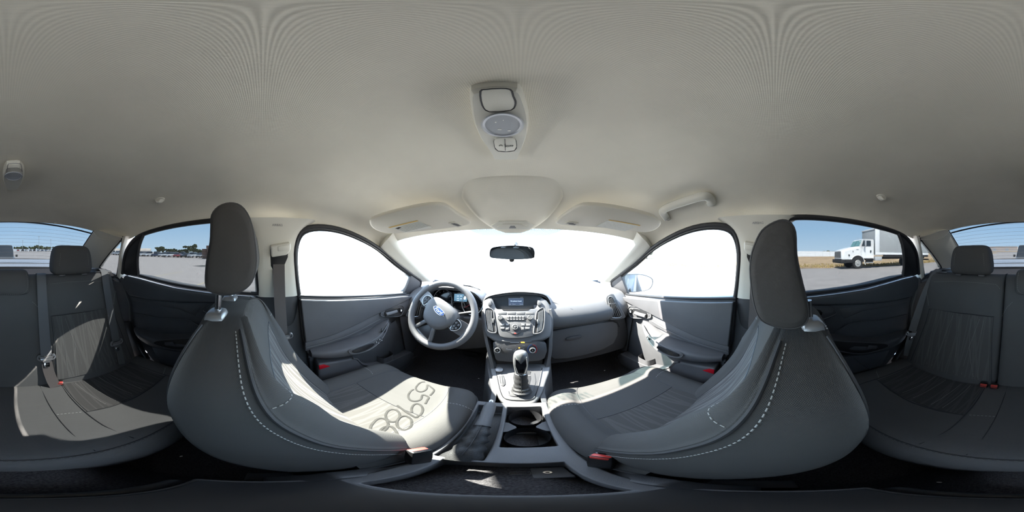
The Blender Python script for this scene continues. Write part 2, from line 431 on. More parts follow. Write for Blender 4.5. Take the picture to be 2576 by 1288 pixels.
# windscreen
top = [(x, .705-.20*x*x, 1.296-.10*x*x) for x in [-.60+.1*k for k in range(13)]]
bot = [(x*1.18, 1.42-.22*x*x*1.39, .955) for x in [-.60+.1*k for k in range(13)]]
rows = [[tuple(a+(b-a)*t+(.018*math.sin(math.pi*t) if k == 2 else 0) for k, (a, b) in enumerate(zip(p, q))) for p, q in zip(top, bot)] for t in (0, .2, .4, .6, .8, 1)]
ws = mesh('window_1', *skin(rows), 'windshield_glass'); tag(ws, 'wide sloping windscreen above the dashboard', kind='structure')
wsb = bvh(ws)
def on_ws(u, v, lift=.003):
    k = ray(u, v); h = wsb.ray_cast(CAM, k); return (h[0]-k*lift) if h[0] else onplane(u, v, (0, .341, .715), (0, .705, 1.306))
# printed shade band round the mirror foot
m = bpy.data.materials.new('shade_dots'); m.use_nodes = True; t = m.node_tree; t.nodes.clear()
o_ = t.nodes.new('ShaderNodeOutputMaterial'); c_ = t.nodes.new('ShaderNodeTexCoord'); sp_ = t.nodes.new('ShaderNodeSeparateXYZ'); t.links.new(c_.outputs['Object'], sp_.inputs[0])
q_ = []
for k, s_ in ((0, 900), (1, 700)):
    a_ = t.nodes.new('ShaderNodeMath'); a_.operation = 'MULTIPLY'; a_.inputs[1].default_value = s_; b_ = t.nodes.new('ShaderNodeMath'); b_.operation = 'SINE'
    t.links.new(sp_.outputs[k], a_.inputs[0]); t.links.new(a_.outputs[0], b_.inputs[0]); q_.append(b_)
p_ = t.nodes.new('ShaderNodeMath'); p_.operation = 'MULTIPLY'; t.links.new(q_[0].outputs[0], p_.inputs[0]); t.links.new(q_[1].outputs[0], p_.inputs[1])
r_ = t.nodes.new('ShaderNodeMapRange'); r_.inputs[1].default_value = -.3; r_.inputs[2].default_value = .3; t.links.new(p_.outputs[0], r_.inputs[0])
tr_ = t.nodes.new('ShaderNodeBsdfTransparent'); tr_.inputs[0].default_value = (.42, .58, .62, 1); df_ = t.nodes.new('ShaderNodeBsdfDiffuse'); df_.inputs[0].default_value = (.06, .08, .09, 1)
mx_ = t.nodes.new('ShaderNodeMixShader'); t.links.new(r_.outputs[0], mx_.inputs[0]); t.links.new(tr_.outputs[0], mx_.inputs[1]); t.links.new(df_.outputs[0], mx_.inputs[2]); t.links.new(mx_.outputs[0], o_.inputs[0]); MATS['shade_dots'] = m
rows = []
for v0, u0, u1 in ((570, 1160, 1432), (578, 1180, 1415), (586, 1197, 1398), (593, 1215, 1380)):
    rows.append([on_ws(u0+(u1-u0)*k/20, v0, .002) for k in range(21)])
mesh('shade_band', *skin(rows), 'shade_dots', ws)
# number written on the outside of the glass, read backwards from inside
def crop_strokes(ss, ox, oy, sc): return [[(ox+x/sc, oy+y/sc) for x, y in s] for s in ss]
WSN = [[(1400, 280), (1480, 370), (1530, 450), (1520, 500), (1460, 510), (1400, 470), (1340, 380), (1350, 350), (1400, 355)],
       [(1050, 315), (1100, 360), (1150, 400), (1140, 430), (1190, 490), (1270, 530), (1325, 520), (1320, 470), (1240, 400)], [(1150, 400), (1200, 375), (1205, 335), (1160, 300)],
       [(980, 355), (940, 330)], [(830, 345), (870, 390), (960, 430), (1080, 490), (1125, 535), (1060, 540), (1000, 550)],
       [(640, 375), (740, 450), (820, 520), (880, 570)],
       [(520, 385), (570, 440), (600, 470), (540, 450), (490, 455), (490, 490), (550, 560), (620, 605), (680, 600), (700, 580), (670, 540)],
       [(375, 555), (440, 625)], [(1510, 270), (1560, 330), (1620, 360)]]
pr = []
for s in crop_strokes(WSN, 1020, 560, 16.1):
    pts = [p for p in (on_ws(u, v, .001) for u, v in cr(s, 4)) if p]
    if len(pts) > 1: pr.append(tube_geo(pts, .0028, 5, False, .2))
glass('glass_marker', (.84, .91, .91), .05, .03, (.6, .75, .72))
nb = multi('written_number', pr, 'glass_marker', ws); nb['label'] = 'number 68215 handwritten on the windscreen, reversed from inside'
# dust streak low on the glass
# ---- rear window
top = [(x, -.895+.15*x*x, 1.392-.16*x*x) for x in [-.60+.1*k for k in range(13)]]
bot = [(x*1.10, -1.46+.20*x*x, 1.052-.04*x*x) for x in [-.60+.1*k for k in range(13)]]
rows = [[tuple(a+(b-a)*t+(.022*math.sin(math.pi*t) if k == 2 else 0) for k, (a, b) in enumerate(zip(p, q))) for p, q in zip(top, bot)] for t in (0, .2, .4, .6, .8, 1)]
rw = mesh('window_2', *skin(rows), 'dimmed_sheet'); tag(rw, 'curved rear window with fine heater lines', kind='structure')
rows_rw = rows
pm('heater_line', (.20, .17, .15), .6)
for i in range(13):
    t = .10+.78*i/12
    pts = []
    for k in range(1, 12):
        a, b = top[k], bot[k]
        pts.append((a[0]+(b[0]-a[0])*t, a[1]+(b[1]-a[1])*t+.002, a[2]+(b[2]-a[2])*t+.022*math.sin(math.pi*t)-.002))
    tube('heater_line', cr(pts, 2), .0005, 'heater_line', rw, seg=4)
tube('window_seal', cr([(p[0]*.80, p[1]-.032, p[2]-.024) for p in top], 2), .0045, 'rubber', rw, seg=6)
tube('window_seal', cr([(p[0], p[1]+.025, p[2]+.016) for p in bot], 2), .010, 'rubber', rw, seg=6)
for k in (1, 11): tube('window_seal', [tuple((0 if k == 6 else (-1 if k < 6 else 1)*a, b, c) for a, b, c in ((.50, -.875, 1.330), (.505, -.915, 1.313), (.522, -1.07, 1.238), (.538, -1.23, 1.158), (.552, -1.39, 1.083)))[i] for i in range(5)], .0035, 'rubber', rw, seg=6)

# parcel shelf with its rear step
rows = [[(x, y, z) for x in (-.66, -.4, -.15, .15, .4, .66)] for y, z in ((-.855, 1.035), (-.90, 1.048), (-1.1, 1.052), (-1.3, 1.058), (-1.45, 1.062))]
sh = sheet('rear_shelf', rows, 'carpet', off=(0, 0, -.03)); sh.name = 'trim_13'; tag(sh, 'dark cloth parcel shelf under the rear window', kind='structure')
# body outside: boot lid, bonnet, lower sides, back
rows = [[(x, y+.03*(x/.6)**2, z-.02*(x/.7)**2) for x in (-.66, -.5, -.25, 0, .25, .5, .66)] for y, z in ((-1.50, 1.068), (-1.56, 1.080), (-1.66, 1.096), (-1.80, 1.115), (-1.93, 1.136), (-1.97, 1.128), (-2.0, 1.0), (-2.02, .6))]
bl = sheet('boot_lid', rows, 'car_silver', off=(0, 0, -.03), nu=2, nv=2); tag(bl, 'silver boot lid with a raised lip behind the rear window', 'boot lid')
tube('panel_gap', [(x, -1.665, 1.0995-.02*(x/.7)**2) for x in (-.6, -.4, -.2, 0, .2, .4, .6)], .006, 'rubber', bl, seg=6, flat=.5)
tube('lip_edge', [(x, -1.925, 1.1385-.02*(x/.7)**2) for x in (-.6, -.4, -.2, 0, .2, .4, .6)], .005, 'rubber', bl, seg=6, flat=.5)
rows = [[(x, y-.12*(x/.7)**2*(y-1.49), z-.05*(x/.7)**2) for x in (-.74, -.5, -.25, 0, .25, .5, .74)] for y, z in ((1.49, .94), (1.6, .935), (1.9, .90), (2.2, .83), (2.4, .74), (2.48, .55))]
bn = sheet('bonnet', rows, 'car_silver', off=(0, 0, -.03), nu=2, nv=2); tag(bn, 'silver bonnet ahead of the windscreen', 'bonnet')
for s, nm in ((-1, 'left'), (1, 'right')):
    w = sheet('wall_'+nm, [[(s*.80, y, .20), (s*.82, y, .45), (s*.80, y, .62 if y > 1.2 or y < -.9 else .47), (s*.78, y, .90 if y > 1.2 or y < -.9 else .47)] for y in (-2.0, -1.5, -.95, -.90, -.5, 0, .5, 1.0, 1.16, 1.22, 1.6, 2.4)], 'car_silver', off=(-s*.03, 0, 0))
    tag(w, 'silver lower body side of the car', kind='structure')

# ---- pillars, quarter windows
tn = 1
for s in (-1, 1):
    sd_ = 'driver' if s < 0 else 'passenger'
    # windscreen pillar
    D = [(.606, .560, 1.222), (.612, .600, 1.198), (.638, .72, 1.137), (.662, .83, 1.085), (.688, .96, 1.025), (.712, 1.10, .962)]
    Wn = [(.528, .575, 1.288), (.545, .622, 1.266), (.582, .775, 1.198), (.615, .93, 1.127), (.645, 1.07, 1.045), (.675, 1.23, .955)]
    rows = []
    for d, w in zip(D, Wn):
        d = Vector(d); w = Vector(w); md = (d+w)/2+Vector((-.018, -.018, -.004))
        rows.append([tuple(d+Vector((.024, .004, -.010))), tuple(d+Vector((-.002, -.004, -.006))), tuple(d.lerp(w, .25)+Vector((-.015, -.012, 0))), tuple(md), tuple(d.lerp(w, .78)+Vector((-.014, -.012, 0))), tuple(w), tuple(w+Vector((.02, .03, .01)))])
    rows = [mir(r, s) for r in rows]
    p = sheet('trim_%d' % tn, rows, 'light_trim', off=(s*.03, .01, .012), nu=2, nv=3); tn += 1
    tag(p, 'pale plastic windscreen pillar cover on the %s side' % sd_, kind='structure')
    # seam against the headliner
    tube('seam', mir([(.540, .618, 1.262), (.568, .612, 1.236), (.594, .605, 1.212), (.606, .600, 1.200)], s), .0016, 'seat_plastic', p, seg=5)
    # door pillar
    def bp(y, z, d=0.): return (s*(sx_(z)-.012-d), y, z)
    B = thing('trim_%d' % tn, None, None, (s*.66, .06, .4), kind='structure'); tn += 1
    B['label'] = 'two-tone pillar between the doors on the %s side' % sd_
    def fr(z): return interp([(.40, .175), (.99, .158), (1.10, .140), (1.20, .128), (1.255, .140), (1.285, .165), (1.312, .205)], z)
    def rr_(z): return interp([(.40, -.02), (.99, -.018), (1.25, -.028), (1.29, -.045), (1.312, -.075)], z)
    rows = [[bp(rr_(z)-.012, z, -.03), bp(rr_(z), z), bp(rr_(z)+.03, z, .012), bp((rr_(z)+fr(z))/2, z, .015), bp(fr(z)-.03, z, .012), bp(fr(z)-.004, z), bp(fr(z)+.008, z, -.03)] for z in (.99, 1.05, 1.12, 1.18, 1.23, 1.265, 1.29, 1.310)]
    up = sheet('upper_trim', rows, 'light_trim', B, off=(s*.03, 0, 0), nu=2, nv=2)
    rows = [[bp(rr_(z)-.012, z, -.03), bp(rr_(z), z, -.006), bp(rr_(z)+.03, z, .008), bp((rr_(z)+fr(z))/2, z, .011), bp(fr(z)-.03, z, .008), bp(fr(z)-.006, z, -.006), bp(fr(z)+.008, z, -.03)] for z in (.36, .45, .62, .66, .80, .95, .99)]
    lo = sheet('lower_trim', rows, 'dark_plastic', B, off=(s*.03, 0, 0), nu=2, nv=2)
    tube('trim_seam', [bp(rr_(.645), .645, -.004), bp(.06, .645, .014), bp(fr(.645), .645, -.004)], .002, 'black_plastic', lo, seg=5)
    slab('inner_frame', [(s*.742, y, z) for y, z in ((-.10, .30), (-.10, .93), (.26, .93), (.30, .30))], (-s, 0, 0), .03, 'door_plastic', B, bevel=0)
    # belt guide with its slot
    slab('guide_slot', [bp(y, z, .0165) for y, z in ((.030, 1.195), (.098, 1.205), (.100, 1.165), (.085, 1.125), (.045, 1.11), (.034, 1.13))], (-s, 0, -.33), .004, 'black_plastic', up, bevel=.002)
    gd = slab('belt_guide', [bp(y, z, .040) for y, z in ((.030, 1.205), (.104, 1.218), (.106, 1.190), (.092, 1.172), (.034, 1.163))], (-s, 0, -.33), .030, 'lamp_plastic', up, bevel=.007, seg=3)
    slab('guide_button', [bp(y, z, .043) for y, z in ((.056, 1.204), (.098, 1.210), (.098, 1.190), (.058, 1.186))], (-s, 0, -.33), .008, 'light_trim', gd, bevel=.003)
    nx = Vector((-s, 0, -.33)).normalized(); xd = Vector((0, s*-1, 0))
    text('airbag_mark', 'AIRBAG', bp(.055, 1.283, .0165), xd, nx.cross(xd), .011, 'silver_plastic', up)
    # rear corner: front leg, upper panel, lower panel
    Q = thing('trim_%d' % tn, None, None, (s*.66, -.9, 1.0), kind='structure'); tn += 1
    Q['label'] = 'pale rear roof pillar cover around the quarter window, %s side' % sd_
    def qp(y, z, d=0.): return (s*(sx_(z)-d), y, z)
    EA = [(-.655, 1.280), (-.700, 1.235), (-.745, 1.175), (-.782, 1.10), (-.815, 1.03), (-.825, 1.0)]
    EB = [(-.715, 1.268), (-.742, 1.225), (-.785, 1.17), (-.828, 1.10), (-.868, 1.04), (-.875, 1.0)]
    rows = [[qp(a[0], a[1], -.01), qp(a[0]*.8+b[0]*.2, a[1], .016), qp(a[0]*.3+b[0]*.7, (a[1]+b[1])/2, .016), qp(b[0], b[1], -.006)] for a, b in zip(EA, EB)]
    sheet('front_cover', rows, 'light_trim', Q, off=(s*.03, 0, 0), nu=2, nv=2)
    tri = [(-.722, 1.262), (-.868, 1.045), (-.874, 1.036), (-.886, 1.036), (-1.055, 1.075), (-1.064, 1.082), (-1.055, 1.092), (-.90, 1.178), (-.735, 1.262)]
    U0 = [(-.70, 1.272), (-.735, 1.268), (-.90, 1.184), (-1.05, 1.098), (-1.075, 1.075)]
    Gx = [(.50, -.86, 1.332), (.505, -.90, 1.315), (.522, -1.06, 1.24), (.538, -1.22, 1.16), (.552, -1.38, 1.085)]
    rows = []
    for a, gpt in zip(U0, Gx):
        A = Vector(qp(a[0], a[1], .004)); Gp = Vector((s*gpt[0], gpt[1], gpt[2]))
        rows.append([tuple(A+Vector((s*.02, 0, 0))), tuple(A), tuple(A.lerp(Gp, .3)+Vector((-s*.014, 0, 0))), tuple(A.lerp(Gp, .65)+Vector((-s*.012, 0, .004))), tuple(Gp), tuple(Gp+Vector((s*.02, -.03, 0)))])
    uc = sheet('upper_cover', rows, 'light_trim', Q, off=(s*.025, -.005, .012), nu=2, nv=3)
    tube('cover_seam', [tuple(Vector(rows[0][1]).lerp(Vector(rows[0][4]), k)+Vector((-s*(.003+.016*math.sin(math.pi*k)), -.02-.03*math.sin(math.pi*k), -.008-.02*math.sin(math.pi*k)))) for k in (0, .2, .4, .6, .8, 1)], .0018, 'lamp_plastic', uc, seg=5)
    rows = [[qp(y, z, .004), qp(y, z-.035, .03), (s*.60, y, 1.035), (s*.56, y, 1.03)] for y, z in ((-.83, 1.03), (-.88, 1.034), (-.97, 1.054), (-1.06, 1.076), (-1.2, 1.08), (-1.42, 1.08))]
    sheet('lower_cover', rows, 'dark_plastic', Q, off=(s*.04, 0, -.01), nu=2, nv=2)
    # belt outlet on the shelf
    loft('belt_outlet', [[(s*x, y, z) for x, y, z in r] for r in (
        [(.50, -.86, 1.035), (.50, -.97, 1.035), (.62, -.99, 1.035), (.64, -.86, 1.035)],
        [(.51, -.865, 1.075), (.51, -.955, 1.083), (.62, -.97, 1.083), (.635, -.865, 1.072)])], 'dark_plastic', Q, nu=1, nv=1, bevel=.008)
    box('outlet_mouth', *[(min(s*.525, s*.605), -.905, 1.074), (max(s*.525, s*.605), -.885, 1.084)], 'black_plastic', Q, bevel=.003)
    qw = slab('window_%d' % (3 if s < 0 else 4), [qp(y, z, -.004) for y, z in tri], (s, 0, .36), .004, 'dimmed_glass', None, bevel=0); tag(qw, 'small triangular quarter window behind the %s side rear door' % sd_, kind='structure')
    tube('glass_seal', cr([qp(y, z, .0) for y, z in tri], 2, True), .0045, 'rubber', qw, seg=6, closed=True)
    # body panel outside behind the rear door
    ob = slab('wall_quarter_'+('left' if s < 0 else 'right'), [(s*.74, y, z) for y, z in ((-.84, .30), (-.86, .98), (-1.0, 1.03), (-1.5, 1.055), (-2.0, 1.05), (-2.02, .4), (-1.4, .3))], (-s, 0, 0), .05, 'dark_plastic', bevel=.0)
    tag(ob, 'dark inner body side behind the %s side rear door' % sd_, kind='structure')
rb = box('wall_rear', (-.74, -1.44, .30), (.74, -1.40, 1.02), 'black_plastic', bevel=0); tag(rb, 'panel closing the boot behind the rear seat', kind='structure')

# ================================================================== doors
def door_pt(s, x): return lambda y, z: (s*x, y, z)
FWIN = [(.165, .984), (.146, 1.073), (.131, 1.177), (.136, 1.240), (.160, 1.274), (.217, 1.288), (.305, 1.284), (.412, 1.260), (.545, 1.213), (.725, 1.127), (.93, 1.032), (1.06, .970), (1.07, .90), (.98, .880), (.70, .918), (.485, .944), (.30, .966)]
RWIN = [(-.012, .999), (-.020, 1.10), (-.024, 1.253), (-.034, 1.290), (-.060, 1.305), (-.145, 1.309), (-.28, 1.306), (-.41, 1.298), (-.545, 1.281), (-.625, 1.256), (-.700, 1.205), (-.745, 1.15), (-.785, 1.08), (-.80, 1.055), (-.655, 1.050), (-.42, 1.022), (-.2, 1.008)]
def armrest(name, s, P, mat, par, x0=.705):
    """P: (y, ztop, zbot, protrusion x)"""
    rows = []
    for y, zt, zb, xp in P:
        h = zt-zb
        rows.append([(s*x0, y, zt+.012), (s*(xp+.03), y, zt+.004), (s*(xp+.010), y, zt), (s*xp, y, zt-.18*h), (s*(xp+.002), y, zb+.30*h), (s*(xp+.018), y, zb+.05*h), (s*(xp+.05), y, zb-.010), (s*x0, y, zb-.03)])
    return loft(name, rows, mat, par, closed=True, cap=True, nu=2, nv=3, ang=50)
for s in (-1, 1):
    sn = 'driver' if s < 0 else 'passenger'
    X = lambda x: (lambda pts: [(s*x, y, z) for y, z in pts])
    # ---------------- front door
    d = thing('door_%d' % (1 if s < 0 else 2), None, None, (s*.70, .6, .35), kind='structure'); d['label'] = 'dark grey inner panel of the %s side front door' % sn
    out = [(.165, .980), (.485, .942), (.98, .880), (1.10, .865), (1.16, .62), (1.12, .40), (.95, .32), (.26, .33), (.225, .42), (.215, .66), (.185, .745)]
    slab('door_shell', X(.708)(out), (-s, 0, 0), .085, ['door_plastic'], d, bevel=.006)
    slab('upper_pad', X(.672)([(.168, .972), (.485, .938), (.80, .900), (.985, .872), (.91, .872), (.765, .851), (.645, .838), (.542, .820), (.35, .772), (.190, .747)]), (-s, 0, .12), .04, 'door_plastic', d, bevel=.012, seg=4)
    slab('crease_band', X(.684)([(.190, .741), (.35, .766), (.542, .814), (.645, .832), (.765, .846), (.91, .868), (1.09, .862), (1.12, .72), (.93, .74), (.80, .755), (.711, .768), (.56, .750), (.417, .722), (.190, .687)]), (-s, 0, 0), .03, 'door_plastic', d, bevel=.005)
    slab('crease_strip', X(.6805)([(.192, .712), (.417, .743), (.62, .790), (.62, .785), (.417, .737), (.192, .705)]), (-s, 0, 0), .004, 'dash_plastic', d, bevel=.001)
    slab('insert', X(.694)([(.196, .684), (.417, .719), (.56, .747), (.70, .765), (.74, .70), (.60, .60), (.30, .60), (.215, .64)]), (-s, 0, 0), .02, 'door_plastic', d, bevel=.004)
    ar = armrest('armrest', s, [(.212, .690, .655, .655), (.26, .692, .645, .635), (.34, .698, .640, .615), (.42, .702, .640, .605), (.50, .706, .645, .605), (.56, .722, .668, .615), (.61, .742, .700, .632), (.655, .765, .735, .655), (.69, .772, .756, .680)], 'door_plastic', d)
    # pull cup with its rim
    rim = [(.372, .696), (.42, .706), (.47, .711), (.53, .722), (.585, .741), (.635, .763), (.655, .764), (.650, .752), (.61, .726), (.56, .694), (.50, .668), (.43, .661), (.385, .668), (.370, .682)]
    ax = [interp([(.37, .610), (.42, .603), (.50, .602), (.56, .610), (.61, .626), (.655, .650)], y)-.004 for y, z in rim]
    rim3 = [(s*x, y, z) for x, (y, z) in zip(ax, rim)]
    slab('pull_cup_plate', cr(rim3, 2, True), (-s, 0, .5), .012, 'dash_plastic', ar, bevel=.002)
    tube('pull_cup_rim', cr(rim3, 3, True), .0030, 'dash_plastic', ar, seg=6, closed=True)
    cup = [(.385, .690), (.43, .699), (.475, .704), (.50, .700), (.505, .686), (.47, .674), (.42, .670), (.392, .676)]
    slab('pull_cup', cr([(s*(interp([(.37, .607), (.42, .600), (.50, .600)], y)-.006), y, z) for y, z in cup], 2, True), (-s, 0, .5), .006, 'black_plastic', ar, bevel=.001)
    sw = ([(.520, .704), (.545, .712), (.537, .690), (.560, .698)] if s < 0 else [(.575, .722)])
    for y, z in sw:
        xx = interp([(.50, .597), (.56, .603), (.61, .619)], y)
        slab('window_switch', [(s*xx, y-.009, z-.004), (s*xx, y+.009, z+.004), (s*(xx-.002), y+.011, z-.006), (s*(xx-.002), y-.007, z-.013)], (-s, 0, .5), .006, 'black_plastic', ar, bevel=.0015)
        slab('switch_mark', [(s*(xx-.002), y-.003, z-.004), (s*(xx-.002), y+.003, z-.001), (s*(xx-.003), y+.004, z-.005), (s*(xx-.003), y-.002, z-.008)], (-s, 0, .5), .002, 'white_print', ar, bevel=0)
    if s < 0: cyl('mirror_knob', (s*.630, .595, .738), (-s, 0, .45), .016, .008, 'black_plastic', ar, bevel=.002)
    # release handle in its bezel
    bz = [(.618, .822), (.640, .848), (.680, .858), (.775, .846), (.812, .832), (.822, .800), (.800, .768), (.760, .768), (.680, .790), (.632, .806)]
    hb = slab('handle_bezel', cr(X(.678)(bz), 2, True), (-s, 0, 0), .012, 'door_plastic', d, bevel=.003)
    tube('bezel_rim', cr(X(.676)(bz), 3, True), .0028, 'dash_plastic', hb, seg=6, closed=True)
    slab('handle_recess', cr(X(.6745)([(.648, .820), (.660, .838), (.69, .842), (.765, .833), (.775, .815), (.765, .795), (.70, .800), (.660, .808)]), 2, True), (-s, 0, 0), .003, 'black_plastic', hb, bevel=.0005)
    loft('release_handle', [[(s*x, y, z) for x, z in ((.672, zc+.012), (.660, zc+.008), (.658, zc-.004), (.670, zc-.012))] for y, zc in ((.652, .813), (.675, .812), (.71, .810), (.745, .810))], 'dash_plastic', hb, nu=2, nv=2)
    slab('lock_button', cr(X(.6715)([(.780, .825), (.800, .820), (.806, .800), (.795, .785), (.782, .790)]), 2, True), (-s, 0, 0), .004, 'black_plastic', hb, bevel=.001)
    slab('lock_mark', X(.6705)([(.788, .812), (.797, .810), (.796, .798), (.788, .799)]), (-s, 0, 0), .002, 'display_text', hb, bevel=0)
    # map pocket
    pk = [(.235, .622), (.40, .606), (.432, .595), (.462, .540), (.52, .492), (.60, .470), (.70, .460), (.79, .452), (.86, .45), (.90, .40), (.86, .345), (.30, .340), (.24, .40)]
    slab('map_pocket', X(.640)(pk), (-s, 0, 0), .07, 'door_plastic', d, bevel=.012, seg=3)
    tube('pocket_lip', X(.640)([(.41, .604), (.436, .590), (.466, .538), (.52, .494), (.60, .472), (.70, .462), (.79, .456)]), .004, 'dash_plastic', d, seg=6)
    slab('pocket_back', X(.690)([(.42, .60), (.50, .645), (.62, .70), (.76, .735), (.80, .63), (.84, .46), (.60, .42), (.46, .50)]), (-s, 0, 0), .004, 'dark_plastic', d, bevel=.002)
    loft('bottle_holder', [[(s*x, y, z) for x, y in ((.695, .60), (.645, .61), (.638, .645), (.645, .69), (.695, .70))] for z in (.44, .50, .515)], 'door_plastic', d, closed=False, cap=False, nu=3, nv=1)
    # footwell side and red reflector
    slab('front_panel', X(.690)([(.80, .755), (.93, .735), (1.11, .72), (1.14, .55), (1.10, .41), (.92, .36), (.86, .45), (.84, .56)]), (-s, 0, 0), .01, 'door_plastic', d, bevel=.004)
    slab('red_reflector', X(.6365)([(.238, .612), (.262, .613), (.292, .592), (.240, .584)]), (-s, 0, 0), .006, 'reflector_red', d, bevel=.0015)
    # window: seal, glass, sail panel
    wp = lambda y, z, o=0.: (s*(sx_(z)-o), y, z)
    tube('window_seal', cr([wp(y, z, .004) for y, z in FWIN[:13]], 3), .0105, 'rubber', d, seg=8)
    tube('inner_seal', cr([wp(y-.006*(1 if y > .6 else -1.6), z-.010, -.006) for y, z in FWIN[:12]], 3), .007, 'rubber', d, seg=8)
    tube('belt_seal', cr([wp(y, z+.004, .012) for y, z in [(.160, .984), (.30, .968), (.485, .946), (.70, .919), (.90, .893)]], 3), .007, 'rubber', d, seg=8, flat=1.)
    slab('window_glass', [wp(y, z, -.012) for y, z in FWIN], (s, 0, .36), .003, 'clear_glass', d, bevel=0)
    sail = [(.905, 1.035), (1.06, .962), (1.10, .90), (1.08, .868), (.93, .884), (.885, .890)]
    slab('mirror_sail', [wp(y, z, .010) for y, z in sail], (-s, 0, -.36), .02, 'door_plastic', d, bevel=.004)
    # ---------------- rear door
    d = thing('door_%d' % (3 if s < 0 else 4), None, None, (s*.70, -.4, .35), kind='structure'); d['label'] = 'near-black inner panel of the %s side rear door' % sn
    m_ = 'door_plastic_rear'
    out = [(-.025, .995), (-.20, 1.004), (-.42, 1.018), (-.655, 1.046), (-.80, 1.050), (-.815, 1.0), (-.80, .93), (-.755, .86), (-.735, .70), (-.70, .60), (-.55, .45), (-.40, .33), (-.03, .33)]
    slab('door_shell', X(.708)(out), (-s, 0, 0), .085, m_, d, bevel=.006)
    slab('upper_pad', X(.664)([(-.028, .995), (-.14, .999), (-.42, 1.012), (-.655, 1.040), (-.775, 1.048), (-.795, 1.02), (-.79, .965), (-.735, .922), (-.60, .922), (-.40, .938), (-.149, .963), (-.03, .968)]), (-s, 0, .15), .045, m_, d, bevel=.014, seg=4)
    slab('middle_panel', X(.682)([(-.03, .965), (-.149, .960), (-.40, .934), (-.60, .918), (-.73, .915), (-.70, .812), (-.50, .826), (-.38, .846), (-.30, .84), (-.24, .80), (-.10, .84), (-.03, .86)]), (-s, 0, 0), .02, m_, d, bevel=.003)
    slab('trim_band', X(.6805)([(-.28, .928), (-.40, .929), (-.60, .914), (-.728, .911), (-.722, .888), (-.55, .892), (-.40, .898), (-.30, .875)]), (-s, 0, 0), .012, 'dark_plastic', d, bevel=.003)
    slab('insert', X(.690)([(-.30, .843), (-.38, .842), (-.50, .822), (-.70, .808), (-.715, .72), (-.66, .69), (-.45, .69), (-.24, .79)]), (-s, 0, 0), .02, m_, d, bevel=.004)
    tube('insert_edge', X(.6815)([(-.285, .822), (-.33, .845), (-.40, .842), (-.50, .824), (-.70, .810)]), .0022, 'dark_plastic', d, seg=6)
    ar = armrest('armrest', s, [(-.10, .835, .800, .665), (-.18, .815, .755, .645), (-.26, .785, .715, .630), (-.36, .745, .680, .618), (-.46, .718, .655, .615), (-.55, .705, .645, .622), (-.64, .700, .650, .645), (-.70, .705, .670, .675)], m_, d)
    rim = [(-.20, .803), (-.28, .785), (-.36, .765), (-.44, .735), (-.492, .706), (-.492, .690), (-.44, .690), (-.36, .697), (-.29, .720), (-.22, .760)]
    rx = lambda y: interp([(-.10, .66), (-.2, .640), (-.28, .627), (-.36, .616), (-.46, .612), (-.55, .62)], y)-.004
    slab('pull_cup', cr([(s*rx(y), y, z) for y, z in rim], 2, True), (-s, 0, .5), .008, 'black_plastic', ar, bevel=.001)
    tube('pull_cup_rim', cr([(s*rx(y), y, z) for y, z in rim], 3, True), .0024, 'dark_plastic', ar, seg=6, closed=True)
    slab('window_switch', [(s*(rx(y)-.003), y, z) for y, z in ((-.385, .742), (-.43, .724), (-.425, .706), (-.375, .722))], (-s, 0, .5), .006, 'dark_plastic', ar, bevel=.002)
    bz = [(-.045, .962), (-.13, .958), (-.225, .950), (-.262, .918), (-.250, .905), (-.18, .886), (-.045, .868)]
    hb = slab('handle_bezel', cr(X(.673)(bz), 2, True), (-s, 0, 0), .012, m_, d, bevel=.003)
    tube('bezel_rim', cr(X(.672)(bz), 3, True), .0026, 'dark_plastic', hb, seg=6, closed=True)
    slab('handle_recess', cr(X(.6705)([(-.055, .945), (-.15, .942), (-.19, .935), (-.195, .912), (-.14, .902), (-.055, .895)]), 2, True), (-s, 0, 0), .003, 'gloss_black', hb, bevel=.0005)
    slab('release_handle', X(.662)([(-.150, .935), (-.168, .932), (-.178, .906), (-.160, .905)]), (-s, 0, 0), .01, 'satin_silver', hb, bevel=.003)
    slab('lower_panel', X(.665)([(-.03, .78), (-.12, .76), (-.30, .665), (-.42, .64), (-.56, .62), (-.40, .34), (-.04, .34)]), (-s, 0, 0), .04, m_, d, bevel=.01)
    tube('lower_seam', X(.664)([(-.34, .648), (-.37, .60), (-.44, .50)]), .0018, 'door_plastic', d, seg=5)
    wpr = lambda y, z, o=0.: (s*(sx_(z)-o), y, z)
    tube('window_seal', cr([wpr(y, z, .004) for y, z in RWIN[:14]], 3), .0105, 'rubber', d, seg=8)
    tube('belt_seal', cr([wpr(y, z+.008, .010) for y, z in [(-.02, .996), (-.2, 1.006), (-.42, 1.020), (-.655, 1.050)]], 3), .008, 'rubber', d, seg=8)
    slab('corner_panel', cr([wpr(y, z, .008) for y, z in ((-.655, 1.052), (-.645, 1.10), (-.625, 1.16), (-.585, 1.23), (-.545, 1.272), (-.62, 1.25), (-.695, 1.20), (-.745, 1.14), (-.79, 1.056), (-.72, 1.052))], 2, True), (-s, 0, -.36), .012, 'gloss_black' if False else 'black_plastic', d, bevel=.002)
    tube('glass_channel', cr([wpr(y, z, .013) for y, z in ((-.648, 1.052), (-.638, 1.10), (-.618, 1.16), (-.578, 1.23), (-.535, 1.278))], 3), .007, 'dark_plastic', d, seg=8)
    slab('window_glass', [wpr(y, z, -.012) for y, z in RWIN], (s, 0, .36), .003, 'dimmed_glass', d, bevel=0)
    # weatherstrip along the door opening
    # rear door-frame trim beside the seat
    jb = thing('trim_%d' % (9 if s < 0 else 10), None, None, (s*.70, -.80, .45), kind='structure'); jb['label'] = 'dark door jamb trim beside the rear seat, %s side' % sn
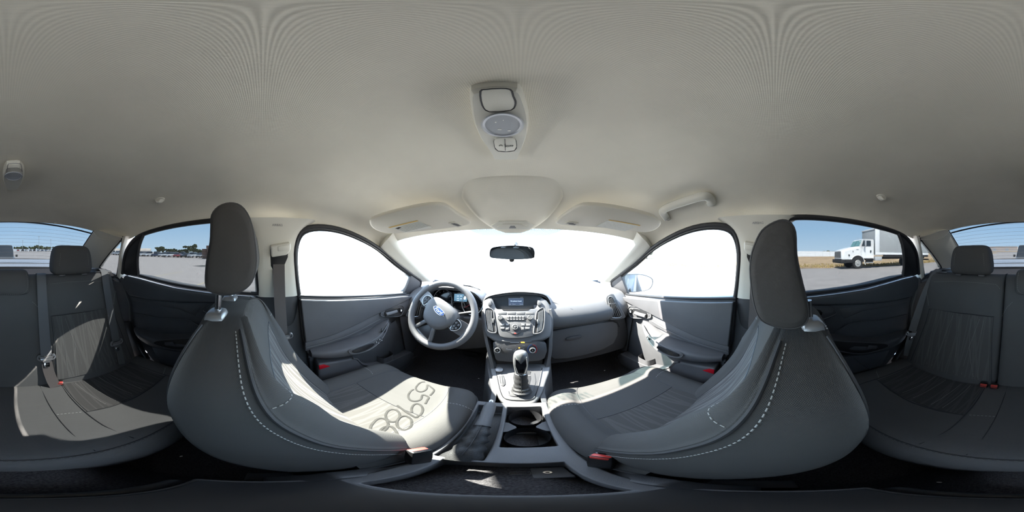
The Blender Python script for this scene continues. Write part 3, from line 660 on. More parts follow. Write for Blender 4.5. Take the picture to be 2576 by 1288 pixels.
    rows = [[(s*(x+.02), y+.010, z), (s*(x-.008), y-.004, z), (s*(x-.028), y-.045, z), (s*(x-.03), y-.10, z)] for y, z, x in ((-.812, 1.03, .69), (-.812, .97, .70), (-.79, .90, .705), (-.765, .84, .705), (-.75, .72, .70), (-.72, .60, .69), (-.66, .52, .69))]
    sheet('jamb_cover', rows, 'dark_plastic', jb, off=(s*.05, 0, 0), nu=2, nv=3)
    tube('jamb_edge', cr([(s*(x-.012), y+.002, z) for y, z, x in ((-.805, 1.03, .69), (-.806, .97, .70), (-.786, .90, .705), (-.760, .84, .705), (-.746, .72, .70), (-.69, .60, .69), (-.58, .50, .69))], 3), .004, 'dash_plastic', jb, seg=6)
    slab('lower_cover', [(s*.655, y, z) for y, z in ((-.74, .74), (-.70, .66), (-.58, .50), (-.62, .45), (-.80, .45), (-.84, .70))], (-s, 0, 0), .04, 'black_plastic', jb, bevel=.01)
    # door sill
    sl_ = box('trim_%d' % (11 if s < 0 else 12), (min(s*.66, s*.76), -.80, .28), (max(s*.66, s*.76), 1.1, .345), 'dark_plastic', None, bevel=.01); tag(sl_, 'dark door sill strip along the floor, %s side' % sn, kind='structure')

# ================================================================== front seats
def ringfull(H):     # half ring from centre front to centre back -> whole ring
    return H+[(-x, y, z) for x, y, z in reversed(H[1:-1])]
def part_of(name, rows, keep, mat, parent, closed=True, cap=False, **k):
    nv = len(rows); nu = len(rows[0]); used = {}; vs = []; fs = []
    def vid(i, j):
        j %= nu
        if (i, j) not in used: used[(i, j)] = len(vs); vs.append(tuple(rows[i][j]))
        return used[(i, j)]
    for i in range(nv-1):
        for j in range(nu):
            if keep(i, j): fs.append((vid(i, j), vid(i, j+1), vid(i+1, j+1), vid(i+1, j)))
    if cap:
        for i in (0, nv-1): fs.append(tuple(vid(i, j) for j in range(nu)))
    return mesh(name, vs, fs, mat, parent, **k)
HRL = [(533, 540), (550, 519), (578, 510), (606, 517), (628, 548), (640, 600), (645, 655), (638, 700), (620, 725), (590, 740), (555, 742), (526, 732), (517, 712), (520, 660), (529, 610), (531, 570)]
HRR = [(1905, 600), (1925, 572), (1960, 554), (1985, 557), (2000, 582), (2003, 640), (2015, 700), (2030, 760), (2034, 795), (2022, 818), (1990, 828), (1950, 822), (1916, 806), (1900, 775), (1890, 720), (1888, 655)]
def front_seat(cx, dy, who, hr, inner):
    """inner: +1 when the console lies on the +x side of the seat"""
    st = thing('front_seat', None, 'car seat', (cx, .3, .30), 'front seats'); sg = -1 if inner > 0 else 1
    ZR = [(.50, .220, .222, .035), (.60, .229, .172, .000), (.70, .235, .118, -.033), (.80, .237, .066, -.063), (.88, .237, .034, -.083), (.94, .232, .010, -.094), (.985, .215, -.006, -.098), (1.015, .180, -.018, -.099), (1.036, .135, -.030, -.097), (1.048, .080, -.045, -.093)]
    rows = []
    for z, w, ys, yr in ZR:
        k = min(1., max(.15, (1.05-z)/.16))
        H = [(0, ys+.006, z), (.35*w, ys+.006, z), (w-.105*k, ys+.012, z), (w-.085*k, ys+.012+.020*k, z), (w-.055*k, ys+.012+.030*k, z), (w-.025*k, ys+.006+.022*k, z), (w-.005, ys+.004, z), (w, ys, z),
             (w+.003, (ys+yr)/2, z), (w-.003, yr+.004, z), (w-.018*k, yr-.008, z), (.5*w, yr-.022, z), (0, yr-.026, z)]
        rows.append([(cx+x, y+dy, zz) for x, y, zz in ringfull(H)])
    rows = [cr(r, 3, True) for r in rows]; rows = [list(r) for r in zip(*[cr(c, 3) for c in zip(*rows)])]
    nu = len(rows[0]); ic = 6; ir = 15
    isin = lambda i, j: i < ir and (j < ic or j >= nu-ic)
    part_of('backrest', rows, lambda i, j: not isin(i, j), 'seat_fabric', st, cap=True, ang=60)
    part_of('back_insert', rows, isin, 'insert_back', st, ang=60)
    up = len(rows)-2
    def outw(i, j, l):
        p = Vector(rows[i][j]); c0 = sum((Vector(q) for q in rows[i]), Vector())/nu; d_ = p-c0; d_.z = 0
        return p+d_.normalized()*l
    for sgn, col in ((1, 21), (-1, nu-21)): tube('piping', [outw(i, col, .0012) for i in range(0, up)], .0028, 'piping', st, seg=6)
    stc = []
    for sgn, c1 in ((1, 22), (-1, nu-22)):
        stc.append([outw(i, c1, .0022) for i in range(0, up)])
        stc.append([outw(16, j if sgn > 0 else nu-j, .0012) for j in range(7, 21)])
    stitching('stitching', stc, st, .0009, .005, .0035)
    tube('insert_seam', [Vector(rows[ir][j % nu])+Vector((0, .0005, 0)) for j in range(nu-ic, nu+ic+1)], .0016, 'seat_plastic', st, seg=5)
    for j in (ic, nu-ic): tube('insert_seam', [Vector(rows[i][j]) for i in range(0, ir+1)], .0016, 'seat_plastic', st, seg=5)
    # back edge piping
    for col in (30, nu-30): tube('back_piping', [outw(i, col, .0012) for i in range(0, up)], .0030, 'piping', st, seg=6)
    # ---- head restraint
    xin = cx+inner*.118
    prof = [onplane(u, v, (1, 0, 0), (xin, 0, 0)) for u, v in hr]
    c = sum(prof, Vector())/len(prof); rws = []
    for off, k in ((-.126, .80), (-.122, .92), (-.112, 1.), (-.05, 1.02), (.05, 1.02), (.112, 1.), (.122, .92), (.126, .80)):
        rws.append([(cx+off, c.y+(p.y-c.y)*k, c.z+(p.z-c.z)*k) for p in prof])
    hd = loft('headrest', rws, 'seat_fabric', st, nu=3, nv=2, ang=60)
    for off in (-.1175, .1175):
        ring = cr([(cx+off*1.001, c.y+(p.y-c.y)*.985, c.z+(p.z-c.z)*.985) for p in prof], 3, True)
        tube('headrest_piping', ring, .0022, 'piping', hd, seg=5, closed=True)
    ring = cr([(cx+inner*.114, c.y+(p.y-c.y)*1.005, c.z+(p.z-c.z)*1.005) for p in prof], 4, True)
    stitching('headrest_stitching', [ring], hd, .0008, .005, .004, 'piping' if inner > 0 else 'stitch')
    zb = min(p.z for p in prof)
    for off in (-.068, .068):
        yb = -.088+dy
        tube('headrest_post', [(cx+off, yb, 1.035), (cx+off, yb+.004, zb+.03)], .0068, 'chrome', hd, seg=14)
        loft('post_guide', [[(cx+off+a*q, yb+b*q, zz) for a, b in ((-.028, -.012), (-.02, -.021), (.02, -.021), (.028, -.012), (.028, .010), (.02, .018), (-.02, .018), (-.028, .010))] for zz, q in ((1.030, 1.), (1.046, 1.), (1.056, .80), (1.059, .5))], 'silver_plastic', st, nu=2, nv=2)
    if inner < 0:
        multi('guide_dots', [tube_geo([(cx-.068-.02+.007*i, -.088+dy-.022+.002*j, 1.043+.005*j), (cx-.068-.02+.007*i, -.088+dy-.0245+.002*j, 1.043+.005*j)], .0016, 6) for i in range(7) for j in range(2)], 'satin_silver', st, smooth=False)
    # ---- cushion
    cc = cx+(.008 if inner > 0 else -.008)
    YR = [(.10, .222, .545), (.16, .232, .546), (.24, .244, .549), (.342, .251, .553), (.43, .250, .557), (.50, .240, .556), (.545, .222, .545), (.566, .203, .522), (.574, .195, .485), (.566, .19, .43)]
    rows = []
    for n_, (y, w, z) in enumerate(YR):
        k = 1. if y < .5 else max(.25, 1-(y-.5)*9)
        b = z-.14 if n_ < 7 else .40-.002*n_
        ex = min(.03, z-b-.01)
        H = [(0, y, z), (.3*w, y, z), (w-.100, y, z+.001), (w-.074, y, z+.001+.014*k), (w-.042, y, z+.018*k), (w-.014, y, z+.004*k), (w, y, z-ex*.6), (w+.002, y, z-ex-.02*(n_ < 7)), (w-.012, y, b), (0, y, b)]
        rows.append([(cc+x, yy+dy*.3, zz) for x, yy, zz in ringfull(H)])
    rows = [cr(r, 3, True) for r in rows]; rows = [list(r) for r in zip(*[cr(c_, 3) for c_ in zip(*rows)])]
    nu = len(rows[0]); ic = 6; ir = 9
    isin = lambda i, j: i < ir and (j < ic or j >= nu-ic)
    cu = part_of('cushion', rows, lambda i, j: not isin(i, j), 'seat_fabric', st, cap=True, ang=60)
    ci = part_of('cushion_insert', rows, isin, 'insert_cushion', st, ang=60)
    tube('cushion_seam', [Vector(rows[ir][j % nu]) for j in range(nu-ic, nu+ic+1)], .0016, 'seat_plastic', st, seg=5)
    for j in (ic, nu-ic): tube('cushion_seam', [Vector(rows[i][j]) for i in range(0, 22)], .0016, 'seat_plastic', st, seg=5)
    stc = []
    for sgn in (1, -1): stc.append([Vector(rows[12][(sgn*j) % nu])+Vector((0, 0, .001)) for j in range(7, 21)])
    stitching('cushion_stitching', stc, st, .0008)
    tube('cushion_piping', [Vector(rows[i][nu-20 if inner < 0 else 20])+Vector((inner*.002, 0, 0)) for i in range(0, 20)], .0028, 'piping', st, seg=6)
    # ---- base: shields, frame, rails
    for q in (-1, 1):
        loft('side_shield', [[(cc+q*x, y+dy*.3, z) for y, z in ((.0, .36), (.0, .50), (.06, .535), (.14, .50), (.30, .455), (.52, .445), (.55, .41), (.50, .36))] for x in (.225, .246, .256)], 'seat_plastic', st, nu=1, nv=1, bevel=.006)
    box('seat_frame', (cc-.20, .06, .33), (cc+.20, .54, .43), 'black_plastic', st, bevel=.01)
    for q in (-1, 1): box('seat_rail', (cc+q*.19-.02, -.02, .275), (cc+q*.19+.02, .60, .34), 'seat_plastic', st, bevel=.004)
    # back shell under the cloth at the foot of the backrest
    loft('back_shell', [[(cx+x, y+dy, z) for x, y in ((-.21, .03), (-.20, .17), (.20, .17), (.21, .03))] for z in (.40, .52)], 'seat_plastic', st, nu=1, nv=1, bevel=.01)
    return st, cu, ci
s1, cu1, ci1 = front_seat(-.36, 0., 'driver', HRL, 1)
s1['label'] = 'charcoal cloth driver seat with raised headrest and numbers scrawled on its sunlit cushion'
s2, cu2, ci2 = front_seat(.36, .027, 'passenger', HRR, -1)
s2['label'] = 'charcoal cloth front passenger seat with lowered headrest, clean cushion'
# handwriting on the driver's cushion
def onseat(u, v, lift=.0012):
    k = ray(u, v); best = None
    for b in SB:
        h = b.ray_cast(CAM, k)
        if h[0] and (best is None or h[3] < best[1]): best = (h[0], h[3])
    return best[0]+Vector((0, 0, lift)) if best else None
SB = [bvh(cu1), bvh(ci1)]
def ell(cx_, cy_, a, b, n=20): return [(cx_+a*math.cos(2*math.pi*k/n), cy_+b*math.sin(2*math.pi*k/n)) for k in range(n+1)]
STK = [[(1130, 158), (1060, 165), (1000, 205), (955, 270), (965, 310), (1010, 340), (1080, 340), (1140, 310), (1165, 270), (1175, 212), (1240, 255), (1300, 310), (1280, 360), (1228, 415)],
       [(915, 300), (860, 330), (815, 400), (815, 460), (850, 505), (920, 525), (1000, 515), (1055, 480), (1080, 408), (1150, 420), (1200, 455), (1170, 510), (1135, 575)],
       [(880, 740), (870, 680), (900, 610), (960, 575), (1030, 590), (1080, 650), (1080, 720), (1045, 780), (1000, 805), (950, 835), (800, 750), (700, 680), (600, 605)],
       ell(515, 800, 135, 120), ell(735, 940, 145, 135),
       [(430, 960), (390, 880), (300, 850), (200, 880), (110, 980), (85, 1070), (130, 1120), (230, 1145), (330, 1100), (400, 1040), (430, 960)],
       [(250, 1240), (255, 1130), (320, 1040), (430, 1000), (520, 1030), (580, 1110), (620, 1200)]]
pr = []
for s in crop_strokes(STK, 920, 940, 7.577):
    pts = [p for p in (onseat(u, v) for u, v in cr(s, 3)) if p]
    if len(pts) > 1: pr.append(tube_geo(pts, .0036, 6, False, .25))
hw_ = multi('handwritten_number', pr, 'marker', s1, smooth=False); hw_['label'] = 'dark marker digits scrawled across the cushion'

# ================================================================== rear bench
RB = [(.53, -.600), (.56, -.610), (.60, -.622), (.70, -.663), (.80, -.708), (.90, -.753), (1.0, -.797), (1.035, -.815), (1.056, -.835), (1.066, -.862)]
rs = thing('rear_bench', 'black cloth rear bench seat with three headrests across the cabin', 'car seat', (0, -.5, .30))
def back_section(x0, x1, name='backrest'):
    rows = []
    for z, yb in RB:
        r = .018; w = x1-x0
        rows.append([(x0, yb-.07, z), (x0+.002, yb-.022, z), (x0+.014, yb-.003, z), (x0+.05, yb+.004, z), (x0+.3*w, yb+.004, z), (x0+.7*w, yb+.004, z), (x1-.05, yb+.004, z), (x1-.014, yb-.003, z), (x1-.002, yb-.022, z), (x1, yb-.07, z)])
    z, yb = RB[-1]; rows.append([(p[0], yb-.04, .60*1.066+.4*1.07) for p in rows[-1]][:]); rows[-1] = [(p[0], min(p[1], yb-.03), 1.068) for p in rows[-2]]
    rows.append([(p[0], min(p[1], yb-.05), 1.04) for p in rows[-2]])
    rows = [cr(r, 2) for r in rows]
    rows = [list(r) for r in zip(*[cr(c, 2) for c in zip(*rows)])]
    return mesh(name, *skin(rows), 'rear_fabric', rs, ang=60)
rybs = lambda z: interp(RB, z)
bs = [back_section(-.605, -.153), back_section(-.150, .150, 'centre_backrest'), back_section(.153, .605)]
for s in (-1, 1):
    xs = (.195, .30, .42, .535)
    rows = [[(s*(x+(0 if z > .8 else (x-.36)*.10*(.8-z)/.2)), rybs(z)+.0065+.002*math.sin(math.pi*(x-.195)/.34), z) for x in xs] for z in (.565, .60, .65, .70, .75, .80, .85, .872)]
    ins = sheet('back_insert', rows, 'rear_insert_back', rs, off=(0, -.006, 0), nu=3)
    e = [(s*.186, .874), (s*.30, .876), (s*.42, .872), (s*.545, .866)]
    tube('back_seam', [(x, rybs(z)+.005, z) for x, z in e], .0018, 'seat_plastic', rs, seg=5)
    for x in (.188, .543): tube('back_seam', [(s*(x+(x-.36)*.10*max(0, (.8-z)/.2)), rybs(z)+.005, z) for z in (.87, .80, .70, .60, .56)], .0015, 'seat_plastic', rs, seg=5)
    stitching('back_stitching', [[(s*x, rybs(z)+.006, z) for x, z in ((.17, 1.005), (.19, 1.025), (.30, 1.030), (.44, 1.028), (.56, 1.015))], [(s*x, rybs(z)+.006, z) for x, z in ((.592, .955), (.57, .92), (.553, .885))], [(s*x, rybs(z)+.006, z) for x, z in ((.148, .88), (.13, .92), (.10, .95))]], rs, .0008)
    for x, a in ((.23, .0), (.27, .03), (.28, -.02), (.34, .02), (.42, -.03), (.48, .01)):
        pts = [(s*(x+a*(z-.7)/.15+.006*math.sin(z*17+x*30)), rybs(z)+.0085, z) for z in (.58, .65, .72, .79, .86)]
        stitching('insert_thread', [pts], ins, .0006, .004, .003)
    # outer head restraints
    cx = s*.347; rows = []
    for z, w, y0, y1 in ((1.066, .095, -.845, -.90), (1.075, .113, -.832, -.912), (1.10, .121, -.822, -.922), (1.15, .117, -.820, -.928), (1.195, .109, -.826, -.926), (1.218, .098, -.838, -.918), (1.229, .080, -.855, -.905), (1.231, .05, -.868, -.895)):
        rows.append([(cx+a*w, (y0+y1)/2+b*(y0-y1)/2, z) for a, b in ((-1, -.4), (-1, .4), (-.93, .82), (-.6, 1), (.6, 1), (.93, .82), (1, .4), (1, -.4), (.8, -1), (-.8, -1))])
    hd = loft('headrest', rows, 'rear_fabric', rs, nu=2, nv=2, ang=60)
    for q in (-.74, .74):
        stitching('headrest_stitching', [[(cx+q*w, y+.001, z) for z, w, y in ((1.08, .114, -.833), (1.12, .1195, -.8225), (1.17, .113, -.8225), (1.205, .104, -.833))]], hd, .0007)
        box('headrest_post', (cx+q*.075-.012, -.875, 1.05), (cx+q*.075+.012, -.855, 1.075), 'satin_silver', hd, bevel=.003)
    for q in (-.068, .068): slab('post_guide', [(cx+q+a, y, 1.068+.0) for a, y in ((-.02, -.84), (.02, -.84), (.016, -.826), (-.016, -.826))], (0, .4, 1), .01, 'silver_plastic', rs, bevel=.003)
    # seat-back release in the top corner
    slab('release_plate', [(s*x, y, 1.073) for x, y in ((.50, -.85), (.57, -.845), (.585, -.885), (.52, -.89))], (0, .2, 1), .006, 'silver_plastic', rs, bevel=.002)
    slab('release_slot', [(s*x, y, 1.0745) for x, y in ((.515, -.858), (.56, -.855), (.568, -.868), (.525, -.872))], (0, .2, 1), .003, 'black_plastic', rs, bevel=.0005)
# centre head restraint, folded over the backrest
rows = []
for z, w, yf, yk in ((.978, .055, -.785, -.80), (.984, .078, -.772, -.80), (1.0, .089, -.762, -.80), (1.04, .092, -.762, -.83), (1.075, .090, -.772, -.86), (1.094, .082, -.790, -.86), (1.101, .066, -.815, -.86)):
    rows.append([(a*w, (yf+yk)/2+b*(yf-yk)/2, z) for a, b in ((-1, -.6), (-1, .3), (-.92, .85), (-.5, 1), (.5, 1), (.92, .85), (1, .3), (1, -.6), (.7, -1), (-.7, -1))])
hd = loft('headrest', rows, 'rear_fabric', rs, nu=2, nv=2, ang=60)
stitching('headrest_stitching', [cr([(-.076, -.783, 1.09), (-.081, -.765, 1.05), (-.076, -.763, 1.005), (-.05, -.768, .987), (0, -.771, .984), (.05, -.768, .987), (.076, -.763, 1.005), (.081, -.765, 1.05), (.076, -.783, 1.09)], 4)], hd, .0008)
slab('tether_cover', [(x, y, 1.066) for x, y in ((-.075, -.98), (.0, -.98), (-.006, -1.08), (-.066, -1.08))], (0, 0, 1), .014, 'silver_plastic', rs, bevel=.003)
# cushion
CY = [(-.66, .50), (-.63, .535), (-.585, .548), (-.50, .548), (-.40, .552), (-.30, .560), (-.225, .562), (-.190, .548), (-.176, .51), (-.178, .45), (-.19, .36)]
def dip(x): return -.016*(math.exp(-((abs(x)-.36)/.15)**4))
def cz(x, z, y): return z+(dip(x) if -.60 < y < -.26 else dip(x)*.4)
xs = [-.66, -.62, -.54, -.45, -.36, -.27, -.20, -.14, -.07, 0, .07, .14, .20, .27, .36, .45, .54, .62, .66]
rows = [[(x, y-(.02 if abs(x) > .64 else 0), cz(x, z, y)-(.03 if abs(x) > .64 else 0)) for x in xs] for y, z in CY]
rows = [cr(r, 2) for r in rows]; rows = [list(r) for r in zip(*[cr(c, 3) for c in zip(*rows)])]
cuo = sheet('cushion', rows, 'rear_fabric', rs, off=(0, -.02, -.10), ang=60)
RC = bvh(cuo)
def oncu(x, y, l=.001):
    h = RC.ray_cast(Vector((x, y, .9)), Vector((0, 0, -1))); return (x, y, (h[0].z if h[0] else .55)+l)
for s in (-1, 1):
    rows = [[oncu(s*x, y, .002) for x in (.19, .26, .33, .40, .47, .54)] for y in (-.59, -.56, -.52, -.48, -.44, -.41, -.385)]
    sheet('cushion_insert', rows, 'rear_insert_cushion', rs, off=(0, 0, -.006), nu=2, nv=2)
    tube('cushion_seam', [oncu(s*x, y) for x, y in ((.185, -.595), (.183, -.50), (.183, -.42), (.182, -.30), (.19, -.21))], .0016, 'seat_plastic', rs, seg=5)
    tube('cushion_seam', [oncu(s*x, y) for x, y in ((.545, -.595), (.55, -.50), (.552, -.42), (.55, -.33), (.53, -.22))], .0016, 'seat_plastic', rs, seg=5)
    tube('cushion_seam', [oncu(s*x, y) for x, y in ((.183, -.385), (.26, -.380), (.36, -.376), (.46, -.380), (.552, -.385))], .0016, 'seat_plastic', rs, seg=5)
    tube('cushion_seam', [oncu(s*x, y) for x, y in ((.105, -.60), (.105, -.50), (.105, -.40), (.105, -.30), (.105, -.205))], .0012, 'seat_plastic', rs, seg=5)
    stitching('cushion_stitching', [[oncu(s*x, y, .0015) for x, y in ((.108, -.40), (.14, -.396), (.18, -.388))], [oncu(s*x, y, .0015) for x, y in ((.556, -.40), (.60, -.42), (.64, -.46))]], rs, .0008)
    for x in (.25, .29, .36, .41): stitching('cushion_thread', [[oncu(s*(x+.1*(y+.5)), y, .0025) for y in (-.58, -.52, -.46, -.40)]], rs, .0006, .004, .003)
tube('front_seam', [oncu(-.62+.062*k, -.200, .001) for k in range(21)], .0016, 'seat_plastic', rs, seg=5)
stitching('front_stitching', [[oncu(-.62+.062*k, -.197, .001) for k in range(21)]], rs, .0007, .006, .005, 'piping')
box('cushion_base', (-.64, -.64, .30), (.64, -.215, .47), 'black_plastic', rs, bevel=.01)

# ================================================================== dashboard
da = thing('dashboard', 'dark grey moulded dashboard under the windscreen with glovebox and end vents', 'dashboard', (0, 1.1, .5))
PP = [(.850, .765), (.815, .772), (.797, .792), (.792, .825), (.803, .862), (.845, .905), (.93, .937), (1.05, .947), (1.25, .951), (1.44, .951)]
rows = [[(x, y+.05*(max(0, x-.45)/.2)**2*(.5 if y < .9 else 0), z-.012*(max(0, x-.45)/.2)**2) for x in (.10, .17, .25, .35, .45, .53, .60, .66, .70)] for y, z in PP]
sheet('top_pad', rows, 'dash_plastic', da, off=(0, .02, -.02), nu=2, nv=3, ang=60)
PD = [(.900, .790), (.885, .80), (.880, .83), (.888, .865), (.91, .895), (.96, .925), (1.05, .94), (1.25, .951), (1.44, .951)]
for xs_ in ((-.70, -.66, -.62, -.575), (-.150, -.09, -.03, .04, .11)):
    rows = [[(x, y, z-.015*(max(0, -x-.50)/.2)**2) for x in xs_] for y, z in PD]
    sheet('top_pad', rows, 'dash_plastic', da, off=(0, .02, -.02), nu=2, nv=3, ang=60)
rows = [[(x, y, z) for x in (-.60, -.5, -.4, -.3, -.2, -.13)] for y, z in ((1.06, .90), (1.09, .935), (1.15, .945), (1.25, .951), (1.44, .951))]
sheet('top_pad', rows, 'dash_plastic', da, off=(0, .02, -.02), nu=2, nv=2, ang=60)
# line of the hidden airbag lid across the pad
tube('airbag_seam', [(.20, .86, .9175), (.30, .815, .878), (.42, .798, .835), (.50, .803, .795)], .0012, 'seat_plastic', da, seg=5)
# glovebox
gb = slab('glovebox_door', cr([(x, .822, z) for x, z in ((.185, .752), (.36, .765), (.56, .755), (.60, .70), (.57, .58), (.40, .545), (.20, .55), (.175, .65))], 2, True), (0, -1, .1), .05, 'dash_plastic', da, bevel=.008, seg=3)
slab('glovebox_latch', cr([(x, .815, z) for x, z in ((.27, .700), (.345, .706), (.35, .685), (.275, .680))], 2, True), (0, -1, .1), .01, 'dark_plastic', gb, bevel=.003)
tube('glovebox_gap', cr([(x, .820, z) for x, z in ((.185, .755), (.36, .768), (.56, .758), (.605, .70))], 3), .003, 'black_plastic', da, seg=6)
slab('lower_panel', [(x, .84, z) for x, z in ((.14, .77), (.66, .77), (.70, .60), (.66, .50), (.14, .50))], (0, -1, 0), .10, 'dark_plastic', da, bevel=.01)
slab('knee_panel', [(x, .89, z) for x, z in ((-.68, .80), (-.14, .80), (-.14, .60), (-.30, .555), (-.60, .555), (-.70, .62))], (0, -1, .2), .10, 'dark_plastic', da, bevel=.012, seg=3)
slab('under_cover', [(x, 1.0, z) for x, z in ((-.70, .62), (.70, .62), (.70, .48), (-.70, .48))], (0, -1, 0), .25, 'black_plastic', da, bevel=0)
text('airbag_mark', 'AIRBAG', onplane(1517, 803, (0, -1, .1), (0, .793, 0)), (1, 0, 0), (0, .1, 1), .011, 'satin_silver', da)
# end vents
for s in (-1, 1):
    VN = Vector((-s*.22, -1, .15)); V0 = Vector((s*.58, .80, .85))
    vq = lambda u, v, l=0: (lambda p: Vector((s*p.x, p.y, p.z)))(onplane(u, v, Vector((-.22, -1, .15)), Vector((.58, .80, .85))))+VN.normalized()*l
    vo = [(1524, 748), (1531, 741), (1544, 739), (1557, 765), (1573, 793), (1571, 801), (1539, 806), (1533, 800), (1527, 770)]
    vt = slab('end_vent', cr([vq(*p) for p in vo], 2, True), VN, .09, 'dash_plastic', da, bevel=.006, seg=3)
    vi = [(1530, 751), (1540, 748), (1550, 768), (1564, 795), (1541, 799), (1537, 785)]
    slab('vent_mouth', cr([vq(*p, .001) for p in vi], 2, True), VN, .004, 'black_plastic', vt, bevel=.001)
    tube('vent_rim', cr([vq(*p, .001) for p in vi], 3, True), .0032, 'silver_plastic', vt, seg=6, closed=True)
    for k in range(4):
        f = .14+.24*k; a = (1531+8*f, 752-3*f); b = (1542+20*f, 797-3*f)
        strip('vent_slat', [vq(*a, .003), vq((a[0]+b[0])/2+.8, (a[1]+b[1])/2, .004), vq(*b, .003)], VN+Vector((-s*.4, 0, 0)), .007, .0024, 'silver_plastic', vt)
    slab('vent_bar', [vq(u, v, .006) for u, v in ((1532, 763), (1549, 761), (1551, 764), (1533, 766))], VN, .004, 'dash_plastic', vt, bevel=.001)
    # speaker-like slots on the dash side
slots = []
for k in range(7): slots.append(tube_geo([(.548+.012*k, .846, .738-.002*k), (.560+.012*k, .852, .700)], .002, 5))
multi('side_slots', slots, 'black_plastic', da, smooth=False, kind='stuff')
# instruments
ic_ = thing('instrument_cluster', 'hooded instrument cluster with two ringed dials behind the steering wheel', 'instrument cluster', (-.36, .96, .80))
arch = [(-.560, .855), (-.545, .925), (-.50, .962), (-.43, .976), (-.36, .978), (-.29, .974), (-.225, .955), (-.178, .905), (-.165, .850)]
rows = [[(x*k+(-.36)*(1-k), y, z+dz) for x, z in cr(arch, 3)] for y, k, dz in ((.905, .985, -.008), (.893, 1.0, .0), (.92, 1.01, .006), (1.0, 1.02, -.004), (1.12, 1.04, -.03))]
sheet('hood', rows, 'dash_plastic', ic_, off=(0, .01, -.012), nv=2)
slab('dial_plate', [(x, .995+(z-.9)*.3, z) for x, z in [(-.555, .80)]+arch+[(-.165, .80)]], (0, -1, .3), .02, 'gloss_black', ic_, bevel=0)
for cx_, cz_ in ((-.462, .872), (-.258, .872)):
    dl = tube('dial_ring', cr([(cx_+.068*math.cos(t), .968+(z0-.9)*.3, z0) for t, z0 in [(k*math.pi/10-.35*math.pi*0, cz_+.072*math.sin(k*math.pi/10)) for k in range(20)]], 2, True), .0028, 'satin_silver', ic_, seg=6, closed=True)
    tk = []
    for k in range(9):
        t = R(-30+30*k); r0, r1 = .052, .062
        tk.append(tube_geo([(cx_+r*math.cos(t), .972+(cz_+r*math.sin(t)-.9)*.3, cz_+r*math.sin(t)) for r in (r0, r1)], .0012, 5))
    multi('dial_marks', tk, 'white_print', dl, smooth=False, kind='stuff')
    tube('dial_needle', [(cx_, .968+(cz_-.9)*.3, cz_), (cx_-.045, .964+(cz_-.03-.9)*.3, cz_-.03)], .0015, 'red_print', dl, seg=6)
dn = Vector((0, -1, .3)); dpt = (0, .978, .9)
def dp(u, v, l=0): p = onplane(u, v, dn, dpt); return p+dn.normalized()*l
ds = slab('trip_display', [dp(*p) for p in ((1143, 739), (1176, 740), (1174, 759), (1142, 757))], dn, .004, 'display_blue', ic_, bevel=0)
for (u, v, w_) in ((1152, 744, 5), (1160, 744, 5), (1152, 750, 5), (1160, 751, 5), (1152, 755, 6)):
    slab('display_line', [dp(u-w_/2, v, .001), dp(u+w_/2, v, .001), dp(u+w_/2, v+1.2, .001), dp(u-w_/2, v+1.2, .001)], dn, .0008, 'display_text', ds, bevel=0)
slab('car_symbol', cr([dp(u, v, .001) for u, v in ((1167, 744), (1172, 744), (1172, 753), (1167, 753))], 2, True), dn, .0008, 'display_text', ds, bevel=0)
sg_ = [dp(u, v, .002) for u, v in ((1137, 771), (1142, 760), (1165, 761), (1170, 770))]
tube('small_dial_frame', cr(sg_, 4), .002, 'satin_silver', ic_, seg=6)

# ================================================================== centre stack
cs = thing('centre_stack', 'grey centre stack with display, radio keys, air vents and heater knobs', 'control panel', (.015, .78, .60))
SN = Vector((0, -.80, .60)); S0 = Vector((.015, .80, .899))
def sp(u, v, l=0): return onplane(u, v, SN, S0)+SN*l
HO = [(1213, 764), (1221, 752), (1237, 748), (1243, 762), (1250, 776), (1275, 779), (1300, 780), (1325, 779), (1345, 776), (1353, 764), (1360, 750), (1376, 754), (1386, 775), (1389, 800), (1385, 846), (1345, 858), (1300, 862), (1255, 860), (1232, 850), (1217, 830)]
hsg = slab('housing', cr([sp(*p, -.006) for p in HO], 2, True), SN, .10, 'dash_plastic', cs, bevel=.008, seg=3)
FP = [(1250, 778), (1300, 780), (1346, 777), (1353, 786), (1345, 838), (1334, 847), (1300, 851), (1266, 849), (1254, 838), (1245, 790)]
fp = slab('radio_face', cr([sp(*p, .004) for p in FP], 2, True), SN, .02, 'silver_plastic', cs, bevel=.003)
fp.data.materials[0] = MATS['radio_grey']
slab('disc_slot', [sp(u, v, .005) for u, v in ((1262, 778), (1333, 777), (1329, 781.5), (1266, 782))], SN, .003, 'black_plastic', fp, bevel=0)
for k in range(4):
    u0 = 1252+23*k
    slab('source_key', [sp(u0+1, 785.5, .0055), sp(u0+22, 785.8, .0055), sp(u0+22, 791.5, .0055), sp(u0+1.5, 791, .0055)], SN, .004, 'radio_grey', fp, bevel=.0008)
keys = []
kb = slab('keypad', cr([sp(u, v, .005) for u, v in ((1271, 795), (1322, 795), (1320, 807), (1274, 807))], 2, True), SN, .004, 'dark_plastic', fp, bevel=.0008)
for r_ in range(2):
    for k in range(6):
        u0, v0 = 1276+7.4*k, 796.5+5.6*r_
        slab('key', [sp(u0, v0, .008), sp(u0+6, v0, .008), sp(u0+6, v0+4, .008), sp(u0, v0+4, .008)], SN, .005, 'radio_grey', kb, bevel=.0006)
        slab('key_print', [sp(u0+2, v0+1.2, .0083), sp(u0+4, v0+1.2, .0083), sp(u0+4, v0+2.8, .0083), sp(u0+2, v0+2.8, .0083)], SN, .0006, 'white_print', kb, bevel=0)
